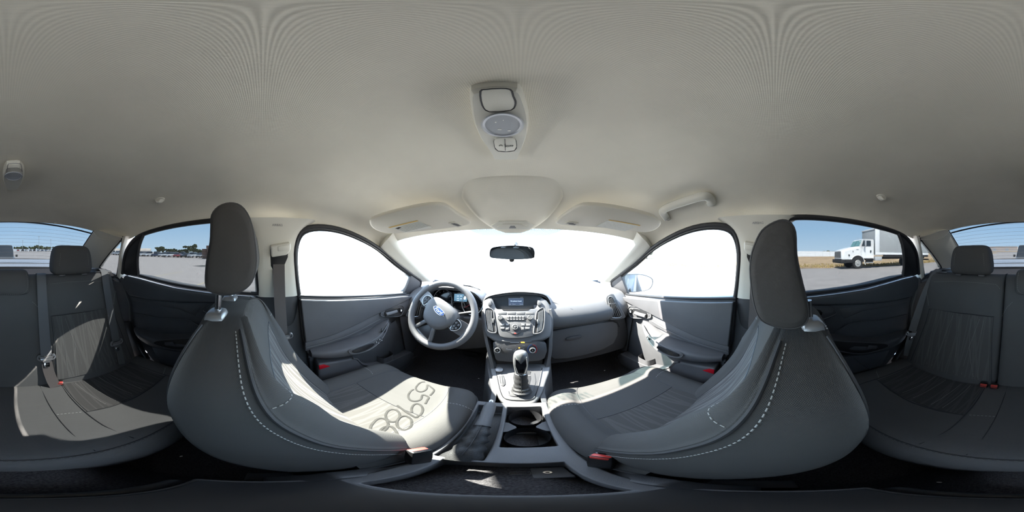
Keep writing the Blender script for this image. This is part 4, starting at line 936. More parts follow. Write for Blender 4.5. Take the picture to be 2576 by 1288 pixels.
for u in (1259, 1333.5):
    kn = cyl('radio_knob', sp(u, 801, .002), SN, .0125, .020, 'radio_grey', fp, seg=28, bevel=.002)
    tube('knob_ring', ringpts(sp(u, 801, .022), (1, 0, 0), (0, .60, .80), .0098, .0098, 24), .0012, 'satin_silver', kn, seg=6, closed=True)
WG = [(1257, 813), (1283, 812), (1296, 810), (1310, 812), (1336, 814), (1338, 822), (1328, 831), (1311, 836), (1304, 842), (1288, 842), (1281, 836), (1266, 830), (1257, 823)]
wg = slab('key_wing', [sp(*p, .006) for p in WG], SN, .006, 'dark_plastic', fp, bevel=.0015)
for (a, b, c_, d_) in ((1259, 814, 1270, 821), (1272, 814, 1281, 821), (1259, 823, 1270, 829), (1272, 823, 1281, 831), (1311, 814, 1321, 821), (1323, 815, 1335, 821), (1311, 823, 1319, 831), (1321, 823, 1333, 829)):
    kk = slab('function_key', [sp(a, b, .0085), sp(c_, b, .0085), sp(c_, d_, .0085), sp(a, d_, .0085)], SN, .004, 'radio_grey', wg, bevel=.0012)
    slab('key_print', [sp(a+2, (b+d_)/2-.6, .0088), sp(c_-2, (b+d_)/2-.6, .0088), sp(c_-2, (b+d_)/2+.7, .0088), sp(a+2, (b+d_)/2+.7, .0088)], SN, .0006, 'white_print', wg, bevel=0)
cyl('menu_dial', sp(1296, 824, .004), SN, .0155, .010, 'radio_grey', wg, seg=32, bevel=.002)
tube('dial_rim', ringpts(sp(1296, 824, .0145), (1, 0, 0), (0, .60, .80), .0115, .0115, 28), .0014, 'satin_silver', wg, seg=6, closed=True)
cyl('ok_key', sp(1296, 824, .012), SN, .006, .005, 'dark_plastic', wg, seg=20, bevel=.001)
hz = slab('hazard_key', [sp(u, v, .0085) for u, v in ((1285, 836.5), (1307, 836.5), (1302, 841), (1290, 841))], SN, .004, 'dark_plastic', wg, bevel=.001)
slab('hazard_mark', [sp(u, v, .0095) for u, v in ((1296, 837), (1299, 840.5), (1293, 840.5))], SN, .001, 'red_plastic', hz, bevel=0)
# air vents
for outl, lean in (([(1222, 778), (1240, 780), (1244, 800), (1249, 832), (1243, 838), (1227, 832), (1221, 805)], -1), ([(1368, 776), (1351, 784), (1347, 805), (1342, 836), (1348, 840), (1364, 833), (1369, 808)], 1)):
    vt = slab('air_vent', cr([sp(*p, .004) for p in outl], 2, True), SN, .03, 'dash_plastic', cs, bevel=.002)
    tube('vent_rim', cr([sp(*p, .005) for p in outl], 3, True), .0032, 'dash_plastic', vt, seg=6, closed=True)
    cu_, cv_ = sum(p[0] for p in outl)/7, sum(p[1] for p in outl)/7
    inn = [(cu_+(u-cu_)*.84, cv_+(v-cv_)*.92) for u, v in outl]
    slab('vent_mouth', cr([sp(*p, .0055) for p in inn], 2, True), SN, .002, 'black_plastic', vt, bevel=0)
    t0, t1, b1, b0 = (inn[0], inn[1], inn[4], inn[5])
    for k in range(4):
        f = .14+.24*k; a = (t0[0]+(t1[0]-t0[0])*f, t0[1]+(t1[1]-t0[1])*f+1); b = (b0[0]+(b1[0]-b0[0])*f, b0[1]+(b1[1]-b0[1])*f-1)
        m1 = ((a[0]+b[0])/2+(-1.5 if lean < 0 else 1.5), (a[1]+b[1])/2)
        strip('vent_slat', [sp(*a, .006), sp(*m1, .007), sp(*b, .006)], SN+Vector((.5*lean, 0, 0)), .0055, .0022, 'radio_grey', vt)
    slab('vent_tab', [sp(m1[0]-14*lean*0-(4 if lean > 0 else -2), m1[1]-6, .012), sp(m1[0]+(0 if lean > 0 else 6), m1[1]-6, .012), sp(m1[0]+(0 if lean > 0 else 6), m1[1]+5, .012), sp(m1[0]-(4 if lean > 0 else -2), m1[1]+5, .012)], SN, .006, 'radio_grey', vt, bevel=.001)
# keys beside the screen
for u, w_ in ((1232, 8), (1357, 9)):
    slab('screen_key', cr([sp(u-w_/2, 756, .003), sp(u+w_/2-1, 755 if u < 1300 else 758, .003), sp(u+w_/2, 767, .003), sp(u-w_/2, 768, .003)], 2, True), SN, .01, 'radio_grey', cs, bevel=.0015)
# display under its hood
DN = Vector((0, -.96, .28)); D0 = Vector((.015, .845, .90))
def sq(u, v, l=0): return onplane(u, v, DN, D0)+DN*l
OUT = [(1243, 746), (1262, 741), (1300, 738.5), (1335, 740), (1362, 747), (1366, 758), (1352, 777), (1300, 780), (1247, 778), (1234, 760)]
dsp = slab('display', cr([sq(*p) for p in OUT], 2, True), DN, .02, 'gloss_black', cs, bevel=.001)
dsp.data.materials[0] = pm('display_face', (.035, .042, .052), .28)
sc = slab('screen', [sq(*p, .0015) for p in ((1279, 750), (1317, 750), (1316.5, 768), (1279.5, 768))], DN, .002, 'display_face', dsp, bevel=0)
sc.data.materials[0] = pm('screen_glass', (.022, .028, .045), .2, em=(.02, .03, .05), ems=.3)
tube('screen_edge', [sq(*p, .002) for p in ((1279, 750), (1317, 750), (1316.5, 768), (1279.5, 768))], .0006, 'faint_ink', dsp, seg=4, closed=True)
DU = Vector((0, .28, .96))
text('screen_text', 'No phone found', sq(1298, 757.5, .0025), (1, 0, 0), DU, .0085, 'display_text', sc)
text('screen_text', 'Add', sq(1283.5, 765.3, .0025), (1, 0, 0), DU, .0065, 'white_print', sc)
text('screen_text', 'Phone', sq(1293, 765.3, .0025), (1, 0, 0), DU, .0065, 'white_print', sc)
text('screen_text', 'Cancel', sq(1311.5, 765.3, .0025), (1, 0, 0), DU, .0065, 'white_print', sc)
text('screen_text', '10:26', sq(1312, 748, .0025), (1, 0, 0), DU, .0065, 'white_print', sc)
hd_ = [(1214, 764), (1222, 750), (1246, 741), (1300, 734.5), (1355, 738), (1378, 748), (1388, 772)]
rows = []
for dy_, dz_, k in ((.015, -.006, .985), (.0, .0, 1.), (.02, .008, 1.01), (.10, .008, 1.03), (.20, -.03, 1.06)):
    rows.append([(.015+(p[0]-.015)*k, p[1]+dy_, p[2]+dz_) for p in cr([onplane(u, v, (0, -1, 0), (0, .845, 0)) for u, v in hd_], 3)])
rows = [[Vector(p) for p in r] for r in rows]
sheet('screen_hood', rows, 'dash_plastic', cs, off=(0, .005, -.012), nv=2)
# flanks running down to the console
for s in (-1, 1):
    pts = ([(1386, 778, .800), (1390, 805, .775), (1389, 850, .735), (1386, 895, .70), (1378, 935, .672)] if s > 0 else [(1214, 782, .800), (1213, 810, .775), (1219, 850, .735), (1228, 890, .70), (1236, 928, .672)])
    rows = []
    for u, v, y in pts:
        p = onplane(u, v, (0, 1, 0), (0, y, 0))
        rows.append([(p.x-s*.020, y+.018, p.z), (p.x-s*.014, y-.004, p.z), (p.x, y-.004, p.z), (p.x+s*.006, y+.015, p.z), (p.x+s*.004, y+.14, p.z-.03), (p.x-s*.02, y+.14, p.z-.03)])
    loft('flank', rows, 'silver_plastic' if s > 0 else 'dash_plastic', cs, nu=1, nv=3, ang=30).data.materials[0] = MATS['dash_plastic']
# heater panel
CN = Vector((0, -.97, .24)); C0 = Vector((.015, .705, .757))
def cp(u, v, l=0): return onplane(u, v, CN, C0)+CN*l
HP = [(1240, 862), (1268, 858), (1300, 857), (1332, 858), (1374, 864), (1370, 902), (1340, 909), (1300, 911), (1262, 909), (1246, 903)]
hp = slab('heater_panel', cr([cp(*p) for p in HP], 2, True), CN, .06, 'dark_plastic', cs, bevel=.004)
slab('panel_lip', [cp(u, v, .003) for u, v in ((1262, 856), (1300, 858.5), (1338, 857), (1336, 862), (1300, 864), (1266, 861))], CN, .01, 'dash_plastic', hp, bevel=.002)
for u, nm in ((1252.5, 0), (1339, 1)):
    kn = cyl('heater_knob', cp(u, 878.5, .0), CN, .0125, .018, 'black_plastic', hp, seg=28, bevel=.002)
    tube('knob_ring', ringpts(cp(u, 878.5, .018), (1, 0, 0), (0, .24, .97), .0118, .0118, 26), .0022, 'satin_silver', kn, seg=6, closed=True)
    slab('knob_mark', [cp(u-.8, 877, .0186), cp(u+.8, 877, .0186), cp(u+.8, 880, .0186), cp(u-.8, 880, .0186)], CN, .001, 'white_print', kn, bevel=0)
    if nm == 0:
        multi('fan_marks', [tube_geo([cp(u+11*math.cos(t), 878.5-11*math.sin(t), .0005), cp(u+12.2*math.cos(t), 878.5-12.2*math.sin(t), .0005)], .0009, 5) for t in (R(20), R(55), R(90), R(125), R(160))], 'white_print', hp, smooth=False)
    else:
        for a0, a1, mt in ((95, 235, 'blue_print'), (85, -55, 'red_print')):
            tube('heat_scale', [cp(u+11.5*math.cos(R(a0+(a1-a0)*k/10)), 878.5-11.5*math.sin(R(a0+(a1-a0)*k/10)), .001) for k in range(11)], .0015, mt, hp, seg=5)
for (a, b, c_, d_, mt) in ((1284, 861, 1306, 861, 'white_print'), (1273, 879.5, 1288, 879.5, 'white_print'), (1305, 879.5, 1318, 879.5, 'white_print'), (1273, 876.5, 1277, 876.5, 'white_print'), (1314, 869.5, 1321, 869.5, 'white_print'), (1315, 876.5, 1319, 876.5, 'white_print'), (1295, 869.5, 1298, 870, 'white_print'), (1292, 883, 1298, 880, 'white_print'), (1297, 880, 1299, 876, 'white_print')):
    tube('panel_print', [cp(a, b, .0034 if b < 865 else .0006), cp(c_, d_, .0034 if b < 865 else .0006)], .0008, mt, hp, seg=5)
slab('amber_lamp', [cp(u, v, .0042) for u, v in ((1310, 859.5), (1319, 859.5), (1320, 862), (1310.5, 862))], CN, .001, 'amber', hp, bevel=0)
slab('amber_lamp', [cp(u, v, .0012) for u, v in ((1304.5, 874), (1308, 874), (1308, 876), (1304.5, 876))], CN, .001, 'amber', hp, bevel=0)
slab('storage_recess', [cp(u, v, -.03) for u, v in ((1244, 903), (1368, 903), (1366, 936), (1246, 934))], CN, .02, 'black_plastic', cs, bevel=0)
tube('recess_lip', [cp(u, v, -.026) for u, v in ((1252, 907), (1256, 905), (1262, 905), (1264, 907))], .0014, 'seat_plastic', cs, seg=5)

# ================================================================== centre console
cc = thing('centre_console', 'grey plastic centre console with cup holders and an open rear bin', 'console', (0, .3, .30))
def zt(y): return interp([(-.06, .515), (.06, .520), (.20, .524), (.27, .530), (.48, .546), (.52, .550)], y)
def plate_holes(name, xs, ys, holes, mat, parent, zbase):
    vs = []; fs = []; idx = {}
    def v(x, y, z):
        k = (round(x, 4), round(y, 4), round(z, 4))
        if k not in idx: idx[k] = len(vs); vs.append((x, y, z))
        return idx[k]
    inh = lambda x, y: next((h for h in holes if h[0] < x < h[1] and h[2] < y < h[3]), None)
    for i in range(len(xs)-1):
        for j in range(len(ys)-1):
            x0, x1, y0, y1 = xs[i], xs[i+1], ys[j], ys[j+1]; h = inh((x0+x1)/2, (y0+y1)/2); dz = h[4] if h else 0
            fs.append((v(x0, y0, zt(y0)-dz), v(x1, y0, zt(y0)-dz), v(x1, y1, zt(y1)-dz), v(x0, y1, zt(y1)-dz)))
            for (ax, ay, bx, by, nx, ny) in ((x0, y0, x0, y1, x0-.001, (y0+y1)/2), (x1, y0, x1, y1, x1+.001, (y0+y1)/2), (x0, y0, x1, y0, (x0+x1)/2, y0-.001), (x0, y1, x1, y1, (x0+x1)/2, y1+.001)):
                if h:
                    q = inh(nx, ny)
                    if q is None: fs.append((v(ax, ay, zt(ay)-dz), v(bx, by, zt(by)-dz), v(bx, by, zt(by)), v(ax, ay, zt(ay))))
    for a, b in [((xs[i], ys[0]), (xs[i+1], ys[0])) for i in range(len(xs)-1)]+[((xs[i], ys[-1]), (xs[i+1], ys[-1])) for i in range(len(xs)-1)]+[((xs[0], ys[j]), (xs[0], ys[j+1])) for j in range(len(ys)-1)]+[((xs[-1], ys[j]), (xs[-1], ys[j+1])) for j in range(len(ys)-1)]:
        fs.append((v(a[0], a[1], zt(a[1])), v(b[0], b[1], zt(b[1])), v(b[0], b[1], zbase), v(a[0], a[1], zbase)))
    return mesh(name, vs, fs, mat, parent, bevel=.0055, seg=3)
HB = (-.097, -.024, .205, .47, .055); CH = (-.012, .088, .268, .470, .080); BN = (-.077, .077, .066, .197, .13)
plate_holes('body', [-.106, -.097, -.077, -.024, -.012, .077, .088, .106], [-.055, .066, .197, .205, .268, .470, .492], [HB, CH, BN], 'dash_plastic', cc, .30)
# cup wells: two round cups joined by a neck, inside the opening
def cupring(cy_, r, z): return ringpts((.038, cy_, z), (1, 0, 0), (0, 1, 0), r, r, 28)
for cy_, r in ((.420, .043), (.322, .047)):
    loft('cup_well', [cupring(cy_, r, zt(cy_)-.012), cupring(cy_, r*.97, zt(cy_)-.045), cupring(cy_, r*.90, zt(cy_)-.078)], 'black_plastic', cc, cap=False, nu=1, nv=1)
    cyl('cup_mat', (.038, cy_, zt(cy_)-.0795), (0, 0, 1), r*.9, .004, 'rubber', cc, seg=28, bevel=.001)
for s_ in (-1, 1):
    loft('cup_fin', [[(.038+s_*x, y, z) for x, y in ((.050, .395), (.030, .380), (.022, .369), (.030, .358), (.050, .343))] for z in (zt(.37)-.079, zt(.37)-.020, zt(.37)-.012)], 'dark_plastic', cc, nu=2, nv=1)
loft('cup_bridge', [[(.038+x, y, z) for x, y in ((-.026, .378), (.026, .378), (.026, .360), (-.026, .360))] for z in (zt(.37)-.079, zt(.37)-.055)], 'dash_plastic', cc, nu=1, nv=1, bevel=.003)
# open bin: rim, mat, power sockets
tube('bin_rim', cr([(x, y, zt(y)+.001) for x, y in ((-.074, .069), (-.074, .192), (0, .194), (.074, .192), (.074, .069), (0, .068))], 6, True)[:], .002, 'dash_plastic', cc, seg=6, closed=True) if False else None
box('bin_mat', (-.076, .067, .394), (.076, .196, .398), 'carpet', cc, bevel=0)
sk = box('socket_block', (-.020, .145, .399), (.075, .194, .470), 'dash_plastic', cc, bevel=.004)
slab('usb_port', [(x, y, .4712) for x, y in ((.012, .166), (.032, .166), (.032, .174), (.012, .174))], (0, 0, 1), .002, 'black_plastic', sk, bevel=0)
tube('usb_frame', [(x, y, .4712) for x, y in ((.011, .165), (.033, .165), (.033, .175), (.011, .175))], .0009, 'silver_plastic', sk, seg=4, closed=True)
cyl('audio_jack', (.051, .171, .470), (0, 0, 1), .0052, .0016, 'chrome', sk, seg=20)
cyl('jack_hole', (.051, .171, .4717), (0, 0, 1), .0026, .0004, 'black_plastic', sk, seg=14)
box('rear_cover', (-.099, -.050, .515), (.099, .060, .5225), 'black_plastic', cc, bevel=.003)
box('rear_end', (-.098, -.075, .31), (.098, -.054, .505), 'black_plastic', cc, bevel=.008)
# front half: sloping deck with silver surround
KN = Vector((0, -.318, .948)); K0 = Vector((.03, .57, .575))
def kp(u, v, l=0): return onplane(u, v, KN, K0)+KN*l
BZ = [(1231, 921), (1240, 955), (1250, 990), (1259, 1008), (1275, 1018), (1310, 1021), (1340, 1017), (1355, 1003), (1366, 985), (1376, 955), (1385, 925), (1372, 915), (1300, 912), (1245, 914)]
bz_ = slab('deck_surround', cr([kp(*p) for p in BZ], 2, True), KN, .05, 'radio_grey', cc, bevel=.008, seg=3)
DK = [(1246, 924), (1252, 955), (1260, 988), (1272, 1004), (1310, 1008), (1338, 1005), (1349, 990), (1357, 960), (1364, 926), (1345, 918), (1300, 916), (1262, 917)]
dk = slab('deck', cr([kp(*p, .003) for p in DK], 2, True), KN, .01, 'dark_plastic', cc, bevel=.002)
tube('deck_gap', cr([kp(*p, .003) for p in DK[:9]], 3), .0016, 'black_plastic', cc, seg=5)
cl = slab('card_slot_plate', cr([kp(u, v, .006) for u, v in ((1252, 946), (1266, 945), (1271, 968), (1260, 971))], 2, True), KN, .006, 'dark_plastic', dk, bevel=.001)
for u in (1256.5, 1262): slab('card_slot', [kp(u, 947, .0065), kp(u+1.8, 947, .0065), kp(u+4.2, 966, .0065), kp(u+2.4, 966, .0065)], KN, .002, 'black_plastic', cl, bevel=0)
cyl('socket_cap', kp(1256, 932, .0), Vector((-.05, -.25, .95)), .017, .012, 'silver_plastic', dk, seg=28, bevel=.004)
# flanks of the tunnel below the deck
for s in (-1, 1):
    rows = [[(.02+s*a, y, z), (.02+s*(a+.012), y, z-.02), (.02+s*(a+.02), y, .40), (.02+s*(a+.025), y, .28)] for y, a, z in ((.47, .083, .540), (.55, .085, .555), (.62, .105, .580), (.68, .125, .605), (.76, .140, .64), (.90, .145, .66))]
    sheet('tunnel_side', rows, 'dark_plastic', cc, off=(-s*.012, 0, 0), nu=2, nv=2)
# ---- gear lever
gs = thing('gear_shifter', 'black automatic gear lever with leather boot and sunlit knob', 'gear lever', (.03, .55, .57))
gp = slab('gate_plate', cr([kp(u, v, .005) for u, v in ((1277, 940), (1345, 940), (1341, 985), (1333, 997), (1283, 997), (1277, 985))], 2, True), KN, .005, 'dark_plastic', gs, bevel=.001)
slab('gate_slot', cr([kp(u, v, .006) for u, v in ((1294, 935), (1334, 935), (1331, 975), (1325, 982), (1299, 982), (1294, 970))], 2, True), KN, .002, 'black_plastic', gs, bevel=0)
tube('gate_rim', cr([kp(u, v, .006) for u, v in ((1279, 985), (1284, 996), (1310, 998), (1333, 996), (1341, 984))], 4), .0016, 'dash_plastic', gs, seg=5)
for ch, v in (('P', 950), ('R', 956.5), ('N', 962.5), ('D', 968.5), ('L', 974.5)):
    text('gear_letter', ch, kp(1284, v, .0062), (1, 0, 0), (0, .948, .318), .010, 'white_print', gp)
base = Vector((.030, .552, .573)); tp = Vector((.029, .602, .775)); ax = (tp-base).normalized(); lx = Vector((1, 0, 0)); ly = ax.cross(lx)
rows = []
for t, a, b in ((.0, .036, .042), (.04, .031, .034), (.07, .033, .034), (.11, .026, .028), (.15, .028, .028), (.20, .024, .025), (.26, .026, .026), (.33, .023, .024), (.40, .024, .024), (.47, .021, .021)):
    p = base.lerp(tp, t); rows.append(ringpts(p, lx, ly, a, b, 14))
loft('boot', rows, 'boot_leather', gs, nu=1, nv=3, ang=70)
tube('boot_stitch', [tuple(base.lerp(tp, t)-ly*(b+.0005)) if ly.y > 0 else tuple(base.lerp(tp, t)+ly*(b+.0005)) for t, b in ((.04, .034), (.11, .028), (.2, .025), (.33, .024), (.46, .021))], .0009, 'seat_plastic', gs, seg=5)
rows = []
for t, a, b in ((.44, .018, .018), (.46, .0215, .020), (.52, .0225, .022), (.64, .026, .025), (.78, .0285, .028), (.90, .027, .027), (.97, .022, .022), (1.0, .013, .012)):
    rows.append(ringpts(base.lerp(tp, t), lx, ly, a, b, 16))
kn = loft('knob', rows, 'radio_grey', gs, nu=1, nv=3, ang=70)
bk = -ly if ly.y > 0 else ly
face = []
for t, a in ((.56, .010), (.66, .017), (.80, .019), (.86, .012), (.80, 0)): face.append((t, a))
pl_ = [base.lerp(tp, t)+bk*(.0285 if .6 < t < .95 else .0235)+lx*a for t, a in ((.52, .010), (.70, .019), (.86, .018), (.74, 0))]+[base.lerp(tp, t)+bk*(.0285 if .6 < t < .95 else .0235)-lx*a for t, a in ((.86, .018), (.70, .019), (.52, .010))]
slab('knob_inlay', pl_, bk, .006, 'gloss_black', kn, bevel=.001)
tube('knob_band', [base.lerp(tp, t)+bk*(.027 if .6 < t < .95 else .022)+lx*a for t, a in ((.90, .020), (.70, .0225), (.50, .013), (.46, .0), (.50, -.013), (.70, -.0225), (.90, -.020))], .0022, 'satin_silver', kn, seg=6)
tube('knob_collar', ringpts(base.lerp(tp, .46), lx, ly, .0205, .0195, 24), .0022, 'satin_silver', kn, seg=6, closed=True)
# ---- parking brake
pb = thing('parking_brake', 'grey parking brake lever with creased leather gaiter', 'hand brake', (-.058, .3, .48))
P0 = Vector((-.058, .215, .528)); P1 = Vector((-.056, .452, .598)); ax = (P1-P0).normalized(); lx = Vector((1, 0, 0)); ly = ax.cross(lx)
loft('grip', [ringpts(P0.lerp(P1, t), lx, ly, a, b, 16) for t, a, b in ((.50, .0155, .016), (.55, .0175, .018), (.68, .0165, .0175), (.82, .0175, .018), (.94, .0165, .017), (.975, .013, .014))], 'dash_plastic', pb, nu=1, nv=3, ang=60)
loft('gaiter', [ringpts(P0.lerp(P1, t)-Vector((0, 0, dz)), lx, ly, a, b, 18) for t, a, b, dz in ((-.06, .034, .024, .022), (.02, .033, .024, .016), (.10, .026, .022, .010), (.17, .029, .022, .012), (.24, .021, .021, .006), (.30, .027, .023, .008), (.36, .020, .020, .002), (.42, .024, .022, .003), (.48, .018, .019, 0), (.53, .0185, .019, 0))], 'boot_leather', pb, nu=1, nv=3, ang=70)
tube('gaiter_ring', ringpts(P0.lerp(P1, .53), lx, ly, .0185, .019, 24), .0022, 'black_plastic', pb, seg=6, closed=True)
cyl('release_button', P0.lerp(P1, .97), ax, .0085, .016, 'satin_silver', pb, seg=20, bevel=.003)
tube('gaiter_seam', [P0.lerp(P1, t)+Vector((0, 0, b)) for t, b in ((.0, .012), (.10, .014), (.24, .017), (.36, .020), (.5, .021))], .0012, 'seat_plastic', pb, seg=5)
slab('recess_fold', [(x, y, zt(y)-.052) for x, y in ((-.095, .21), (-.026, .21), (-.026, .46), (-.095, .46))], (0, 0, 1), .002, 'boot_leather', pb, bevel=0)

# ================================================================== steering wheel
sw = thing('steering_wheel', 'dark grey three-spoke steering wheel turned part way to the right', 'steering wheel', (-.364, .80, .83))
WC = Vector((-.366, .750, .856)); WN = Vector((0, -.88, .475)).normalized(); u0 = Vector((1, 0, 0)); v0 = WN.cross(u0) if WN.cross(u0).z > 0 else u0.cross(WN)
TH = R(30); wu = u0*math.cos(TH)-v0*math.sin(TH); wv = v0*math.cos(TH)+u0*math.sin(TH)
def wp_(a, b, c=0): return WC+wu*a+wv*b+WN*c
RW = .180
rim = []
for k in range(64):
    t = 2*math.pi*k/64; rad = wu*math.cos(t)+wv*math.sin(t); ctr = WC+rad*RW
    thick = .0178+.002*max(0, math.cos(2*t))
    rim.append(ringpts(ctr, rad, WN, thick, thick*1.1, 14))
rim.append(rim[0]); vs, fs = skin(rim, True); rm = mesh('rim', vs, fs, 'dash_plastic', sw, weld=True)
hub = [(-.078, .040), (-.055, .058), (0, .064), (.055, .058), (.078, .040), (.086, .005), (.062, -.050), (.030, -.074), (-.030, -.074), (-.062, -.050), (-.086, .005)]
rows = [[wp_(a*k*1.13, b*k*1.1, c) for a, b in cr(hub, 3, True)] for c, k in ((-.03, .98), (.018, 1.0), (.030, .95), (.038, .80), (.042, .4))]
loft('airbag_pad', rows, 'dash_plastic', sw, nu=1, nv=2)
for s in (-1, 1):
    sp_ = loft('spoke', [[wp_(s*a, b+h_, c), wp_(s*a, b+h_, c+.016), wp_(s*a, b-h_, c+.016), wp_(s*a, b-h_, c)] for a, b, h_, c in ((.06, .006, .034, .0), (.09, .008, .034, .002), (.12, .010, .036, .0), (.15, .012, .036, -.008), (.172, .012, .030, -.008))], 'radio_grey', sw, nu=1, nv=2)
    pod = [(.094, .034), (.128, .030), (.136, .004), (.120, -.020), (.100, -.022)]
    pd = slab('button_pod', cr([wp_(s*a, b, .021) for a, b in pod], 2, True), WN, .01, 'black_plastic', sw, bevel=.002)
    tube('pod_rim', cr([wp_(s*a, b, .0215) for a, b in pod], 3, True), .0016, 'satin_silver', pd, seg=6, closed=True)
    for a, b in ((.105, .020), (.122, .018), (.107, 0), (.122, -.002), (.110, -.014)):
        slab('wheel_button', [wp_(s*a-.005, b-.005, .024), wp_(s*a+.005, b-.005, .024), wp_(s*a+.005, b+.005, .024), wp_(s*a-.005, b+.005, .024)], WN, .004, 'radio_grey' if s > 0 else 'seat_plastic', pd, bevel=.001)
    lo_ = [wp_(s*.024, -.062, .012), wp_(s*.040, -.10, .008), wp_(s*.055, -.135, -.002), wp_(s*.066, -.164, -.008)]
    strip('lower_spoke', lo_, wu, .022, .014, 'satin_silver', sw, bevel=.004).data.materials[0] = MATS['radio_grey']
slab('lower_bridge', cr([wp_(a, b, -.004) for a, b in ((-.066, -.150), (.066, -.150), (.070, -.172), (-.070, -.172))], 2, True), WN, .012, 'radio_grey', sw, bevel=.003)
slab('spoke_shade', [wp_(a, b, -.002) for a, b in ((-.035, -.07), (.035, -.07), (.058, -.15), (-.058, -.15))], WN, .006, 'black_plastic', sw, bevel=.001)
em = loft('emblem', [[wp_(.040*k*math.cos(t), .012+.017*k*math.sin(t), c) for t in [2*math.pi*i/32 for i in range(32)]] for c, k in ((.038, 1.), (.043, 1.), (.0445, .94))], 'chrome', sw, nu=1, nv=1)
loft('emblem_field', [[wp_(.036*k*math.cos(t), .012+.0145*k*math.sin(t), c) for t in [2*math.pi*i/32 for i in range(32)]] for c, k in ((.044, 1.), (.0455, .98))], 'emblem_blue', em, nu=1, nv=1)
text('emblem_script', 'Ford', wp_(0, .012, .0458), wu+wv*.0, wv+wu*.25, .026, 'chrome', em)
text('airbag_mark', 'AIRBAG', wp_(0, -.045, .0375), wu, wv-WN*.35, .010, 'dark_plastic', sw)
loft('column_shroud', [ringpts(WC-WN*d, u0, v0, a, b, 20) for d, a, b in ((.03, .060, .055), (.06, .068, .062), (.14, .075, .066), (.26, .080, .07))], 'dark_plastic', sw, nu=1, nv=2)
tube('wiper_stalk', [WC-WN*.075+u0*.06+v0*.02, WC-WN*.070+u0*.12+v0*.035, WC-WN*.06+u0*.175+v0*.045], [.008, .009, .011], 'dark_plastic', sw, seg=10)
tube('indicator_stalk', [WC-WN*.075-u0*.06+v0*.02, WC-WN*.070-u0*.12+v0*.03, WC-WN*.06-u0*.175+v0*.03], [.008, .009, .011], 'dark_plastic', sw, seg=10)
# pedals
bp_ = thing('brake_pedal', 'grey brake pedal in the dim driver footwell', 'pedal', (-.28, 1.0, .42))
slab('pad', cr([(-.325, .985, .475), (-.235, .985, .475), (-.235, 1.005, .425), (-.325, 1.005, .425)], 3, True), (0, -.9, .4), .015, 'rubber', bp_, bevel=.004)
tube('arm', [(-.28, 1.005, .45), (-.28, 1.10, .52), (-.28, 1.16, .70)], .009, 'seat_plastic', bp_, seg=8)

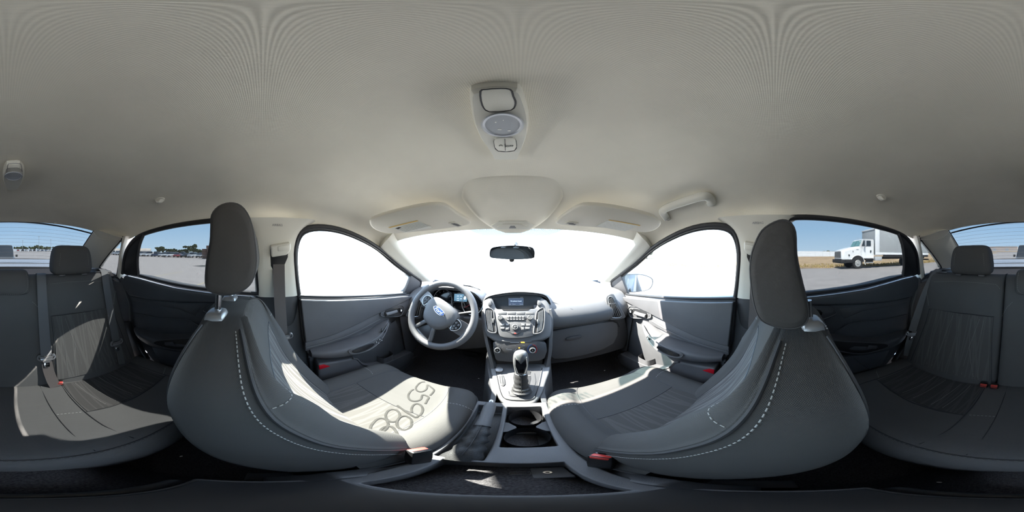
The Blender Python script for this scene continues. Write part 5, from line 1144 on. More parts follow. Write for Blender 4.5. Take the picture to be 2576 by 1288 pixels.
# ================================================================== things on the roof lining
def onceil(u, v, off=0.):
    """where that direction meets the headliner, moved off towards the cabin"""
    k = ray(u, v); h = cbvh.ray_cast(CAM, k)
    return h[0]-k*off
VL = [(930, 553), (945, 543), (1000, 527), (1060, 514), (1100, 510), (1125, 514), (1150, 532), (1183, 553), (1172, 563), (1100, 573), (1010, 582), (968, 582), (938, 570)]
VR = [(1400, 552), (1430, 528), (1455, 514), (1480, 511), (1540, 517), (1625, 535), (1653, 547), (1662, 560), (1650, 573), (1625, 580), (1590, 576), (1500, 567), (1412, 561)]
for s, outl, lab in ((-1, VL, 'driver side sun visor, pale cloth, with a printed warning label'), (1, VR, 'passenger side sun visor, pale cloth, with a sunlit blank label')):
    a, b, c = Vector((s*.25, .49, 1.362)), Vector((s*.2, .65, 1.289)), Vector((s*.50, .385, 1.312))
    n = (b-a).cross(c-a).normalized()
    if n.z > 0: n = -n
    f = 1.0
    while f > .6:
        pt0 = CAM+(a-CAM)*f; ok = True
        for u, v in outl:
            p = onplane(u, v, n, pt0); h = cbvh.ray_cast(CAM, ray(u, v))
            if h[0] and (p-CAM).length > h[3]-.034: ok = False
        if ok: break
        f -= .01
    vp = lambda u, v, l=0: onplane(u, v, n, pt0)+n*l
    vz = thing('sun_visor', lab, 'sun visor', tuple(vp(outl[4][0], outl[4][1])), 'sun visors')
    rim = cr([vp(*p) for p in outl], 3, True); rim = [Vector(p) for p in rim]; ctr = sum(rim, Vector())/len(rim)
    rows = []
    for l, k in ((-.010, .955), (-.004, .99), (.003, 1.), (.009, .985), (.012, .95)):
        rows.append([tuple(ctr+(p-ctr)*k+n*l) for p in rim])
    body = loft('body', rows, 'visor_vinyl', vz, nu=1, nv=2, ang=60)
    st_ = [(977.4, 566), (1049, 548.5), (1087, 567), (1020.3, 579)] if s < 0 else [(1499.5, 563.5), (1533.5, 546.5), (1611, 560.5), (1572, 575.3)]
    lb = slab('label', [vp(*p, .0135) for p in st_], n, .001, 'paper', body, bevel=0)
    if s < 0:
        top_ = [st_[0], st_[1]]; tow = (st_[3][0]-st_[0][0], st_[3][1]-st_[0][1])
        e = .10; slab('label_stripe', [vp(*p, .0142) for p in (st_[0], st_[1], (st_[1][0]+tow[0]*e, st_[1][1]+tow[1]*e), (st_[0][0]+tow[0]*e, st_[0][1]+tow[1]*e))], n, .0006, 'label_orange', lb, bevel=0)
        for k in range(9):
            e = .2+.085*k; f0, f1 = (.30 if k < 3 else .05), .95
            q = lambda fr, ee: (st_[0][0]+(st_[1][0]-st_[0][0])*fr+tow[0]*ee, st_[0][1]+(st_[1][1]-st_[0][1])*fr+tow[1]*ee)
            tube('print_line', [vp(*q(f0, e), .0143), vp(*q(f1, e), .0143)], .0004, 'faint_ink', lb, seg=4)
        slab('warning_mark', [vp(*q(fr, ee), .0144) for fr, ee in ((.06, .30), (.22, .24), (.26, .34), (.10, .42))], n, .0006, 'ink', lb, bevel=0)
    else:
        e = .08; tow = (st_[0][0]-st_[1][0], st_[0][1]-st_[1][1])
        slab('label_stripe', [vp(*p, .0142) for p in (st_[1], st_[2], (st_[2][0]+tow[0]*e, st_[2][1]+tow[1]*e), (st_[1][0]+tow[0]*e, st_[1][1]+tow[1]*e))], n, .0006, 'label_orange', lb, bevel=0)
    cl_ = [(1126, 555), (1143, 551), (1165, 561), (1150, 566)] if s < 0 else [(1421, 556), (1432, 551), (1457, 554), (1450, 562)]
    k_ = slab('clip', [vp(*p, .016) for p in cl_], n, .008, 'lamp_plastic', vz, bevel=.002)
    cu_, cv_ = sum(p[0] for p in cl_)/4, sum(p[1] for p in cl_)/4
    for e in (-.35, .25): slab('clip_slot', [vp(cu_+(p[0]-cu_)*.55+e*8, cv_+(p[1]-cv_)*.35+e*4, .0165) for p in cl_], n, .002, 'silver_plastic', k_, bevel=0)

# front dome lamp
DOME = [(1182, 222), (1195, 211), (1242, 205), (1290, 206.5), (1308, 212), (1317, 232), (1326, 260), (1330, 292), (1324, 329), (1312, 360), (1302, 382), (1296, 386), (1248, 386), (1240, 377), (1222, 350), (1208, 329), (1192, 292), (1184, 248)]
FACE = [(1196, 222), (1240, 214), (1298, 214), (1306, 240), (1311, 275), (1312, 310), (1307, 345), (1297, 380), (1250, 381), (1238, 360), (1216, 325), (1204, 280)]
lz = 1.412
def cpx(u, v, z): return onplane(u, v, (0, 0, 1), (0, 0, z))
dl = thing('dome_lamp', 'front ceiling lamp with oval lens and rocker switch, cream plastic', 'lamp', tuple(cpx(1264, 300, lz)), 'ceiling lamps')
o1 = [cpx(*p, lz+.006) for p in DOME]; c1 = sum(o1, Vector())/len(o1)
rows = [[tuple(p) for p in cr(o1, 2, True)], [(x, y, lz-.010) for x, y, z in cr(o1, 2, True)], [(c1.x+(x-c1.x)*.93, c1.y+(y-c1.y)*.95, lz-.017) for x, y, z in cr(o1, 2, True)], [(c1.x+(x-c1.x)*.6, c1.y+(y-c1.y)*.7, lz-.018) for x, y, z in cr(o1, 2, True)]]
loft('housing', rows, 'lamp_plastic', dl, nu=1, nv=1, ang=25)
TP = [(1209, 230), (1225, 225), (1249, 223), (1283, 225), (1291, 242), (1297, 260), (1285, 277), (1231, 281), (1213, 264)]
zf = lz-.0195
tube('panel_gap', cr([cpx(*p, zf+.0005) for p in TP], 3, True), .0011, 'seat_plastic', dl, seg=5, closed=True)
slab('cover_panel', cr([cpx(*p, zf) for p in TP], 2, True), (0, 0, -1), .004, 'light_trim', dl, bevel=.0008)
EL = lambda rx, ry: [(1264+rx*math.cos(2*math.pi*k/32), 314+ry*math.sin(2*math.pi*k/32)) for k in range(32)]
loft('lens_rim', [[tuple(cpx(*p, z)) for p in EL(rx, ry)] for rx, ry, z in ((55, 31, zf+.006), (55, 31, zf-.003), (50, 28, zf-.007), (44, 24.5, zf-.005))], 'lamp_lens', dl, nu=1, nv=1, cap=False).data.materials[0] = pm('rim_grey', (.50, .52, .58), .25)
ln = slab('lens', [cpx(*p, zf-.005) for p in EL(44, 24.5)], (0, 0, -1), .003, 'lens', dl, bevel=0)
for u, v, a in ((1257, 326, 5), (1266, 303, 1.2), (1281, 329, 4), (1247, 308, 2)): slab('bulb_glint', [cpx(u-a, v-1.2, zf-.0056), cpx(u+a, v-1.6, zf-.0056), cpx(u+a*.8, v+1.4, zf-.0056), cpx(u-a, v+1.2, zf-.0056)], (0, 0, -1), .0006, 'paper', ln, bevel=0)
SWO = [(1243, 361), (1249, 349), (1290, 348), (1298, 359), (1294, 379), (1253, 380)]
sw_ = slab('rocker_switch', cr([cpx(*p, zf-.003) for p in SWO], 2, True), (0, 0, -1), .006, 'lamp_plastic', dl, bevel=.0012)
tube('switch_gap', cr([cpx(*p, zf-.001) for p in SWO], 3, True), .001, 'seat_plastic', dl, seg=5, closed=True)
tube('switch_line', [cpx(1270, 349.5, zf-.0034), cpx(1271, 379, zf-.0034)], .0005, 'seat_plastic', sw_, seg=4)
tube('switch_pip', [cpx(1270.5, 362, zf-.0036), cpx(1271, 370, zf-.0036)], .0009, 'ink', sw_, seg=4)
text('switch_mark', 'OFF', cpx(1282, 368, zf-.0036), (1, 0, 0), (0, -1, 0), .0075, 'ink', sw_)
rays_ = [tube_geo([cpx(1260+2*math.cos(R(a)), 368-2*math.sin(R(a)), zf-.0034), cpx(1260+5.5*math.cos(R(a)), 368-4.5*math.sin(R(a)), zf-.0034)], .0004, 4) for a in (10, 45, 90, 135, 170)]
multi('switch_symbol', rays_, 'ink', sw_, smooth=False, kind='stuff')
# rear dome lamp
RD = [(22, 404), (36, 403), (50, 404), (60, 415), (61, 430), (53, 452), (44, 465), (31, 467), (18.6, 465), (10, 449), (6.7, 432), (13, 408)]
lz2 = 1.404
dr = thing('dome_lamp', 'small rear ceiling lamp, cream plastic, above the back seat', 'lamp', tuple(cpx(33, 435, lz2)), 'ceiling lamps')
o1 = [cpx(*p, lz2+.01) for p in RD]; c1 = sum(o1, Vector())/len(o1); o2 = cr(o1, 2, True)
loft('housing', [[tuple(p) for p in o2], [(x, y, lz2-.004) for x, y, z in o2], [(c1.x+(x-c1.x)*.90, c1.y+(y-c1.y)*.93, lz2-.010) for x, y, z in o2], [(c1.x+(x-c1.x)*.5, c1.y+(y-c1.y)*.5, lz2-.011) for x, y, z in o2]], 'lamp_plastic', dr, nu=1, nv=1, ang=25)
tube('panel_line', cr([cpx(u, v, lz2-.0112) for u, v in ((17, 434), (20, 415), (25, 412), (50, 412), (54, 420), (56, 432))], 3), .0008, 'silver_plastic', dr, seg=5)
EL2 = lambda rx, ry: [(34+rx*math.cos(2*math.pi*k/28), 443+ry*math.sin(2*math.pi*k/28)) for k in range(28)]
slab('lens', [cpx(*p, lz2-.014) for p in EL2(20, 9)], (0, 0, -1), .005, 'lens', dr, bevel=.001)
tube('lens_rim', [cpx(*p, lz2-.0135) for p in EL2(21.5, 10)], .0016, 'rim_grey', dr, seg=6, closed=True)

# grab handle over the passenger door
gh = thing('grab_handle', 'pale plastic grab handle above the passenger window', 'handle', tuple(onceil(1735, 505)))
path = [(1677, 549, .004), (1671, 540, .018), (1667, 531, .028), (1680, 522, .032), (1710, 511, .035), (1740, 501, .035), (1766, 494, .032), (1780, 495, .028), (1788, 503, .018), (1790, 512, .004)]
pts = [onceil(u, v, o) for u, v, o in path]; pts = [Vector(p) for p in cr([tuple(p) for p in pts], 4)]
rows = []
for (p, t, x, u_) in frames(pts): 
    n_ = (CAM-p).normalized(); n_ = (n_-t*n_.dot(t)).normalized(); w_ = t.cross(n_)
    rows.append([tuple(p+w_*a+n_*b) for a, b in ((-.011, -.008), (.011, -.008), (.0145, 0), (.011, .009), (-.011, .009), (-.0145, 0))])
loft('grip', rows, 'lamp_plastic', gh, nu=2, nv=1, ang=50)
for (u, v) in ((1678, 549), (1789, 512)):
    p = onceil(u, v, .006); n_ = (CAM-p).normalized(); x_ = n_.cross(Vector((0, 0, 1))).normalized(); y_ = x_.cross(n_)
    loft('foot', [ringpts(p-n_*.012, x_, y_, .017, .012, 16), ringpts(p+n_*.004, x_, y_, .016, .011, 16), ringpts(p+n_*.008, x_, y_, .012, .008, 16)], 'light_trim', gh, nu=1, nv=1)
# coat hooks
for u, v, sd_ in ((402, 502, 'driver'), (2218, 495, 'passenger')):
    p = onceil(u, v, .004); n_ = Vector((-.5 if u > 1288 else .5, .15, -1)).normalized(); yy = Vector((0, 1, 0)); xx = n_.cross(yy).normalized()
    hk = thing('coat_hook', 'small pale coat hook on the headliner above the %s side rear window' % sd_, 'hook', tuple(p), 'coat hooks')
    loft('plate', [ringpts(p-n_*.004, yy, xx, .021, .013, 18), ringpts(p+n_*.003, yy, xx, .020, .012, 18), ringpts(p+n_*.005, yy, xx, .014, .007, 18)], 'light_trim', hk, nu=1, nv=1)
    inn = -1 if u > 1288 else 1
    loft('claw', [[tuple(p+yy*(a*k)+Vector((inn*(-.006+.012*t_), 0, 0))+n_*(.003+d_)) for a, d_ in ((-.019, 0), (-.012, .012), (0, .018), (.012, .012), (.019, 0), (.012, .006), (0, .010), (-.012, .006))] for t_, k in ((0, 1.), (.5, .95), (1., .80), (1.3, .55))], 'lamp_plastic', hk, nu=2, nv=2)
# rear-view mirror
mr = thing('rear_view_mirror', 'wide rear-view mirror hanging from the windscreen', 'mirror', (-.01, .82, 1.19))
MN = Vector((-.17, -1, -.12)).normalized(); M0 = Vector((-.01, .74, 1.185))
mp_ = lambda u, v, l=0: onplane(u, v, MN, M0)+MN*l
MO = [(1230.5, 640), (1234, 626), (1248, 620.5), (1290, 617.5), (1334, 621), (1344, 629), (1345, 643), (1338, 650.5), (1290, 653), (1250, 650.5), (1234, 648)]
MO = [tuple(mp_(*p)) for p in MO]; mc = sum((Vector(p) for p in MO), Vector())/len(MO); o2 = [Vector(p) for p in cr(MO, 3, True)]
loft('housing', [[tuple(mc+(p-mc)*k+MN*l) for p in o2] for l, k in ((.000, .985), (-.004, 1.), (-.016, .97), (-.028, .80), (-.034, .4))], 'seat_plastic', mr, nu=1, nv=1, ang=50)
slab('mirror_glass', [tuple(mc+(p-mc)*.955+MN*.0012) for p in o2], MN, .002, 'mirror', mr, bevel=0)
slab('dip_tab', cr([mp_(u, v, -.006) for u, v in ((1281, 651), (1292, 651), (1291, 659), (1282, 659))], 2, True), MN, .008, 'seat_plastic', mr, bevel=.002)
hgl = on_ws(1297, 611, .004)
tube('stem', [mc-MN*.03, mc-MN*.035+Vector((.012, .0, .03)), hgl], [.009, .008, .010], 'seat_plastic', mr, seg=10)
cyl('foot', hgl, (0, -.5, -.86), .016, .010, 'satin_silver', mr, seg=20, bevel=.002)
# door mirrors outside
for s in (-1, 1):
    em_ = thing('door_mirror', 'outside mirror by the %s window%s' % (('driver', '') if s < 0 else ('passenger', ', showing the side of the car')), 'mirror', (s*.92, .93, .94), 'outside mirrors')
    outl = [(960, 708), (963, 697), (985, 690.5), (1012, 689.5), (1030, 692), (1033, 712), (1024, 731), (1000, 733), (972, 727), (961, 718)] if s < 0 else [(1568, 692), (1590, 689), (1615, 690), (1636, 697), (1643, 705), (1641, 719), (1630, 730), (1600, 735), (1578, 734), (1570, 715)]
    NM = Vector((-s*.40, -1, -.02)).normalized(); N0 = Vector((s*.93, .86, .98))
    q = [onplane(u, v, NM, N0) for u, v in outl]; mc = sum(q, Vector())/len(q); o2 = [Vector(p) for p in cr([tuple(p) for p in q], 3, True)]
    loft('housing', [[tuple(mc+(p-mc)*k+NM*l) for p in o2] for l, k in ((.004, .97), (0, 1.), (-.03, 1.03), (-.07, .9), (-.10, .5))], 'seat_plastic', em_, nu=1, nv=2, ang=50)
    gl_ = outl if s < 0 else outl
    slab('mirror_glass', [tuple(mc+(p-mc)*.90+NM*.0055) for p in o2], NM, .003, 'mirror', em_, bevel=0)
    tube('arm', [tuple(mc-NM*.04+Vector((-s*.06, 0, -.05))), (s*.76, .97, .905)], [.035, .03], 'seat_plastic', em_, seg=10, flat=.6)

# ================================================================== belts and buckles
def tongue(par, c, wd, dn, scale=1.):
    """belt tongue: plastic yoke with a metal tab; wd along the webbing's width, dn down the belt"""
    c = Vector(c); wd = Vector(wd).normalized(); dn = Vector(dn).normalized(); n = wd.cross(dn).normalized()
    P = lambda a, b, l=0: c+wd*a*scale+dn*b*scale+n*l
    tube('tongue_yoke', cr([tuple(P(*q)) for q in ((-.033, -.012), (-.036, .002), (-.026, .012), (0, .013), (.026, .012), (.036, .002), (.033, -.012), (.027, -.013), (.024, -.003), (-.024, -.003), (-.027, -.013))], 3, True), .0042, 'silver_plastic', par, seg=6, closed=True, flat=.8)
    slab('tongue_plate', [P(a, b, .002) for a, b in ((-.028, .002), (.028, .002), (.018, .016), (.012, .026), (-.012, .026), (-.018, .016))], n, .004, 'silver_plastic', par, bevel=.001)
    slab('tongue_tab', [P(a, b, .001) for a, b in ((-.011, .024), (.011, .024), (.011, .046), (.008, .049), (-.008, .049), (-.011, .046))], n, .0024, 'chrome', par, bevel=.0004)
    slab('tab_hole', [P(a, b, .0016) for a, b in ((-.006, .032), (.006, .032), (.006, .039), (-.006, .039))], n, .0036, 'black_plastic', par, bevel=0)
def buckle(name, label, c, ax, wd, group, h=.055, w=.030, t=.018, stalk=True):
    c = Vector(c); ax = Vector(ax).normalized(); wd = Vector(wd); wd = (wd-ax*wd.dot(ax)).normalized(); n = wd.cross(ax)
    b = thing(name, label, 'buckle', tuple(c-ax*h), group)
    P = lambda a, bb, l: tuple(c+wd*a+n*bb+ax*l)
    loft('body', [[P(a*k, bb*k, l) for a, bb in ((-w/2, -t/2), (w/2, -t/2), (w/2, t/2), (-w/2, t/2))] for l, k in ((-h, .85), (-h*.6, .98), (-.004, 1.), (0, .96))], 'black_plastic', b, nu=1, nv=1, bevel=.0025)
    slab('red_button', [P(a, bb, .0015) for a, bb in ((-w*.42, -t*.38), (w*.42, -t*.38), (w*.42, t*.12), (-w*.42, t*.12))], ax, .006, 'red_plastic', b, bevel=.0012)
    slab('slot', [P(a, bb, .0008) for a, bb in ((-w*.40, t*.2), (w*.40, t*.2), (w*.40, t*.38), (-w*.40, t*.38))], ax, .002, 'gloss_black', b, bevel=0)
    slab('red_face', [P(a, -t/2-.0012, l) for a, l in ((-w*.40, -.002), (w*.40, -.002), (w*.36, -.012), (-w*.36, -.012))], -n, .003, 'red_plastic', b, bevel=.0008)
    if stalk: strip('stalk', [tuple(c-ax*h*.9), tuple(c-ax*(h+.05)), tuple(c-ax*(h+.10)+Vector((0, 0, -.02)))], wd, .026, .006, 'seat_plastic', b)
    return b
# front belts
for s in (-1, 1):
    bl_ = thing('seat_belt', 'grey %s seat belt hanging down the door pillar' % ('driver' if s < 0 else 'front passenger'), 'seat belt', (s*.62, .06, .45), 'front seat belts')
    pts = [(s*.618, .064, 1.178), (s*.619, .065, 1.165), (s*.622, .066, 1.10), (s*.632, .070, 1.0), (s*.640, .076, .90), (s*.645, .083, .80), (s*.650, .086, .72), (s*.648, .090, .50), (s*.66, .10, .36)]
    strip('webbing', [Vector(p) for p in cr(pts, 3)], (0, 1, 0), .046, .0018, 'webbing_brown', bl_)
    tongue(bl_, (s*.634, .086, .815), (0, 1, .05), (0, .05, -1))
bu = buckle('seat_belt_buckle', 'sunlit red-topped buckle beside the driver seat and hand brake', (-.112, .190, .592), (-.18, .30, .9), (.35, .9, 0), 'front belt buckles', h=.075, w=.034, t=.022)
bu = buckle('seat_belt_buckle', 'red-topped buckle beside the front passenger seat', (.124, .182, .592), (.16, .25, .9), (-.55, .8, 0), 'front belt buckles', h=.075, w=.034, t=.022)
# rear belts; the backrest front is a plane here
BN_ = Vector((0, .914, .405)); B0 = Vector((0, -.604, .60))
rb_ = lambda u, v, l=0: onplane(u, v, BN_, B0)+BN_*l
lb_ = thing('seat_belt', 'outer rear seat belt lying over the backrest behind the driver', 'seat belt', (-.55, -.8, .6), 'rear seat belts')
p_ = [(-.565, -.900, 1.082), (-.560, -.868, 1.084), (-.556, -.835, 1.062)]+[tuple(rb_(u, v, .004)) for u, v in ((266, 715), (274, 765), (284, 820), (291, 858))]
strip('webbing', [Vector(p) for p in cr(p_, 4)], (1, 0, 0), .047, .0018, 'webbing', lb_)
tongue(lb_, rb_(292, 862, .006), (1, .0, .0), rb_(294, 880)-rb_(291, 850))
strip('lower_webbing', [rb_(296, 868, .002), rb_(302, 895, .004), rb_(304, 915, .01)], (1, .2, 0), .040, .0018, 'webbing', lb_)
mb_ = thing('seat_belt', 'centre rear seat belt with pale tongue, run down to a red buckle', 'seat belt', (-.2, -.8, .6), 'rear seat belts')
p_ = [(-.165, -.880, 1.072), (-.166, -.850, 1.076)]+[tuple(rb_(u, v, .006)) for u, v in ((103, 699), (105, 730), (108, 790), (112, 850), (116, 895))]
p_[2] = tuple(Vector(p_[2])+Vector((0, .004, .004)))
strip('webbing', [Vector(p) for p in cr(p_, 4)], (1, 0, 0), .047, .0018, 'webbing', mb_)
tongue(mb_, rb_(116, 899, .009), (1, .0, .0), rb_(118, 920)-rb_(116, 890))
p_ = [tuple(rb_(117, 905, .003)), tuple(rb_(121, 930, .004)), tuple(rb_(130, 955, .006)), tuple(rb_(139, 972, .01))]
strip('lower_webbing', [Vector(p) for p in cr(p_, 4)], (1, 0, 0), .044, .0018, 'webbing_brown', mb_)
sb_ = thing('seat_belt', 'outer rear seat belt running down beside the seat behind the passenger', 'seat belt', (.6, -.8, .6), 'rear seat belts')
p_ = [(.565, -.900, 1.082), (.568, -.866, 1.080), (.585, -.820, 1.03), (.600, -.775, .95), (.608, -.730, .86), (.612, -.690, .775), (.612, -.668, .725)]
strip('webbing', [Vector(p) for p in cr(p_, 4)], [Vector((.9, .5, .0))]*25, .042, .0018, 'webbing', sb_)
tongue(sb_, (.606, -.660, .715), (.8, .6, 0), (0, .3, -1), .85)
strip('lower_webbing', [(.612, -.662, .71), (.618, -.645, .64), (.615, -.63, .56)], (.8, .5, 0), .036, .0018, 'webbing', sb_)
buckle('seat_belt_buckle', 'red buckle sunlit in the rear cushion behind the driver', tuple(oncu(-.178, -.585, .022)), (.05, .35, .93), (1, -.25, 0), 'rear belt buckles', h=.035, w=.032, t=.022, stalk=False)
for dx, lab in ((.150, 'red buckle of the rear pair nearer the cabin centre'), (.190, 'red buckle of the rear pair nearer the passenger side door')):
    buckle('seat_belt_buckle', lab, tuple(oncu(dx, -.578, .020)), (0, .40, .92), (1, 0, 0), 'rear belt buckles', h=.035, w=.030, t=.022, stalk=False)
# litter
def scrap(label, u, v, z, r, mat='scrap'):
    p = cpx(u, v, z); n_ = 7
    q = [(p.x+r*random.uniform(.5, 1)*math.cos(2*math.pi*k/n_), p.y+r*.6*random.uniform(.5, 1)*math.sin(2*math.pi*k/n_), z+random.uniform(0, r*.25)) for k in range(n_)]
    o = slab('litter_scrap', q, (0, 0, 1), .0015, mat, None, bevel=0); tag(o, label, 'litter', 'scraps of litter'); return o
scrap('torn white paper scrap tucked beside the gear lever boot', 1331, 944, .60, .011)
scrap('pale leaf-like scrap on the carpet left of the console', 1223, 945, .40, .013)
scrap('tiny white crumb on the driver footwell carpet', 1204, 952, .40, .005)
scrap('small pale crumb on the passenger footwell carpet', 1521, 932, .40, .006)
scrap('white crumb on the dark floor behind the driver seat', 455, 1148, .34, .006)
scrap('white crumb on the floor below the rear bench front', 2362, 1213, .40, .004)
sr_ = thing('seat_rail_cover', 'bright metal seat adjuster end beside the hand brake', 'bracket', (-.11, .35, .50))
slab('plate', [(-.112, y, z) for y, z in ((.36, .50), (.425, .515), (.43, .54), (.40, .55), (.37, .53))], (1, 0, .5), .006, 'satin_silver', sr_, bevel=.001)
tube('rod', [(-.112, .43, .525), (-.112, .34, .508), (-.113, .28, .50)], .004, 'chrome', sr_, seg=8)

# ================================================================== outside the car
def az_pt(u, d): a = R((u-1288)*360/2576-YAW); return Vector((CAM.x+math.sin(a)*d, math.cos(a)*d, 0))
def gpt(x, y, l=0.): return (x, y, groundz(x, y)+l)
pm('truck_white', (.80, .81, .81), .35, coat=.3)
pm('box_grey', (.34, .36, .37), .6, var=(.6, .05))
pm('tyre', (.025, .025, .026), .85)
pm('wheel_steel', (.50, .50, .48), .4, metal=.5)
pm('window_dark', (.03, .04, .05), .08)
pm('window_teal', (.14, .30, .30), .1)
pm('chassis', (.018, .018, .019), .7)
pm('fence_white', (.76, .78, .80), .6)
pm('rail_grey', (.46, .48, .50), .5)
pm('crown_green', (.060, .075, .035), 1., var=(1.2, .45), spec=.05)
pm('bark', (.10, .075, .055), 1., var=(4, .3))
pm('hangar', (.62, .55, .47), .8, var=(.15, .06))
pm('wall_beige', (.62, .50, .42), .9, var=(.08, .06))
pm('crate_wood', (.17, .10, .075), .9, var=(3, .3))
# dry grass beside the lot
rows = []
for i in range(24):
    x = 15.0+.35*i if i < 8 else 17.5+(i-7)*2.7
    rows.append([(x+(.25*math.sin(y*1.7)+.18*math.sin(y*4.1+1) if i < 3 else 0), y, groundz(x, y)+(.012 if i == 0 else .05+.04*math.sin(x*2.3+y*1.1))) for y in [30-1.6*k for k in range(70)]])
gf = mesh('dry_grass_field', *skin(rows), 'dry_grass', kind='stuff'); tag(gf, 'strip of dry brown grass beyond the asphalt, behind the truck', 'grass', kind='stuff')
vs = []; fs = []
for k in range(2600):
    x = 15.05+abs(random.gauss(0, 2.2)); y = random.uniform(-42, 16); h = random.uniform(.10, .36); z = groundz(x, y)
    for j in range(3):
        a = random.uniform(0, 6.28); dx, dy = .05*math.cos(a), .05*math.sin(a); lx, ly = random.uniform(-.12, .12), random.uniform(-.12, .12); n = len(vs)
        vs += [(x-dx, y-dy, z), (x+dx, y+dy, z), (x+lx, y+ly, z+h)]; fs.append((n, n+1, n+2))
gt = mesh('grass_tufts', vs, fs, 'grass_tuft', smooth=False, kind='stuff'); tag(gt, 'ragged dry grass tufts along the edge of the asphalt', 'grass', kind='stuff')
# painted lines and a dark patch on the lot
for nm, pts, w_, mt, lab in (('parking_line', ((391, 695), (430, 688), (459, 683)), .10, 'yellow_line', 'faint yellow line crossing the lot, farther of the two'), ('parking_line', ((490, 719), (514, 711)), .08, 'yellow_line', 'faint yellow line on the lot close to the driver side rear window')):
    P = [cpx(u, v, .006) for u, v in pts]; d_ = (P[-1]-P[0]).normalized(); n_ = Vector((-d_.y, d_.x, 0))
    o = slab(nm, [P[0]+n_*w_/2, P[-1]+n_*w_/2, P[-1]-n_*w_/2, P[0]-n_*w_/2], (0, 0, 1), .004, mt, None, bevel=0); tag(o, lab, 'road marking', 'yellow lines')
P = [cpx(u, v, .012) for u, v in ((486, 669), (500, 667.5), (524, 666), (524, 671), (505, 671))]
o = slab('dark_patch', P, (0, 0, 1), .01, 'dark_asphalt', None, bevel=0); tag(o, 'dark patch on the asphalt near the brown crates', 'road patch')

# ---- lorry on the passenger side
tk = thing('box_truck', 'white box truck with grey cargo body parked beside the dry grass', 'truck', (13.9, -10, 0))
XL, XR = 13.0, 15.05
def tb(name, lo, hi, mat, par=None, bevel=.03): return box(name, lo, hi, mat, par or tk, bevel=bevel)
# bonnet and cab
rows = []
for y, z0, z1, w in ((-5.74, .92, 1.62, .80), (-5.85, .85, 1.72, .92), (-6.4, .85, 1.90, .98), (-7.0, .85, 2.02, 1.0), (-7.55, .85, 2.10, 1.02)):
    c = (XL+XR)/2
    rows.append([(c-w, y, z0), (c-w*1.0, y, z1-.22), (c-w*.86, y, z1-.04), (c-w*.4, y, z1), (c+w*.4, y, z1), (c+w*.86, y, z1-.04), (c+w, y, z1-.22), (c+w, y, z0)])
loft('bonnet', rows, 'truck_white', tk, nu=1, nv=2, ang=30)
c = (XL+XR)/2
cabr = [[(c-w, y, z) for y, z in ((-7.45, .95), (-7.50, 2.05), (-7.78, 2.72), (-8.0, 2.84), (-9.0, 2.86), (-9.08, 2.75), (-9.08, .95))] for w in (1.03, 1.0)]
cabr = [[(c+s_*w, y, z) for y, z in ((-7.48, .95), (-7.52, 2.05), (-7.86, 2.70), (-8.05, 2.80), (-8.98, 2.83), (-9.08, 2.72), (-9.08, .95))] for s_, w in ((-1, .98), (-1, 1.03), (1, 1.03), (1, .98))]
loft('cab', cabr, 'truck_white', tk, nu=1, nv=1, bevel=.03)
slab('windscreen', [(c-.90, -7.51, 2.12), (c+.90, -7.51, 2.12), (c+.84, -7.80, 2.66), (c-.84, -7.80, 2.66)], (0, .9, .45), .03, 'window_teal', tk, bevel=0)
slab('screen_divider', [(c-.02, -7.50, 2.12), (c+.02, -7.50, 2.12), (c+.02, -7.79, 2.66), (c-.02, -7.79, 2.66)], (0, .9, .45), .02, 'window_dark', tk, bevel=0)
XS = c-1.035
slab('side_window', [(XS, y, z) for y, z in ((-7.72, 2.10), (-7.92, 2.62), (-8.72, 2.64), (-8.76, 2.14))], (-1, 0, 0), .02, 'window_dark', tk, bevel=0)
slab('window_post', [(XS-.006, y, z) for y, z in ((-8.10, 2.10), (-8.10, 2.63), (-8.17, 2.63), (-8.17, 2.10))], (-1, 0, 0), .02, 'truck_white', tk, bevel=0)
tube('door_gap', [(XS, -7.66, 2.05), (XS, -7.66, 1.0), (XS, -8.92, 1.0), (XS, -8.92, 2.66)], .008, 'rail_grey', tk, seg=4)
slab('door_handle', [(XS-.012, y, z) for y, z in ((-8.66, 1.72), (-8.80, 1.72), (-8.80, 1.52), (-8.66, 1.52))], (-1, 0, 0), .02, 'window_dark', tk, bevel=.004)
for y, z, a in ((-6.75, 1.62, .05), (-6.32, 1.30, .09)): slab('side_lamp', [(XL-.0+.015-.05, y, z), (XL-.035, y-a*2, z), (XL-.035, y-a*1.3, z-a*1.6)], (-1, 0, 0), .02, 'chassis', tk, bevel=0)
slab('badge', [(XL-.045+.02, y, z) for y, z in ((-7.15, 1.80), (-7.38, 1.80), (-7.38, 1.76), (-7.15, 1.76))], (-1, 0, 0), .02, 'rail_grey', tk, bevel=0)
gl = slab('grille', [(x, -5.72, z) for x, z in ((c-.72, 1.58), (c+.72, 1.58), (c+.72, 1.02), (c-.72, 1.02))], (0, 1, 0), .05, 'chassis', tk, bevel=.01)
for k in range(5): box('grille_bar', (c-.70, -5.715, 1.08+.11*k), (c+.70, -5.70, 1.10+.11*k), 'rail_grey', gl, bevel=0)
for k in range(5): box('grille_post', (c-.60+.3*k-.01, -5.715, 1.03), (c-.60+.3*k+.01, -5.70, 1.57), 'rail_grey', gl, bevel=0)
tb('bumper', (c-1.08, -6.15, .52), (c+1.08, -5.62, .86), 'chassis')
tb('bumper_end', (c-1.10, -7.0, .56), (c-.9, -6.1, .86), 'chassis')
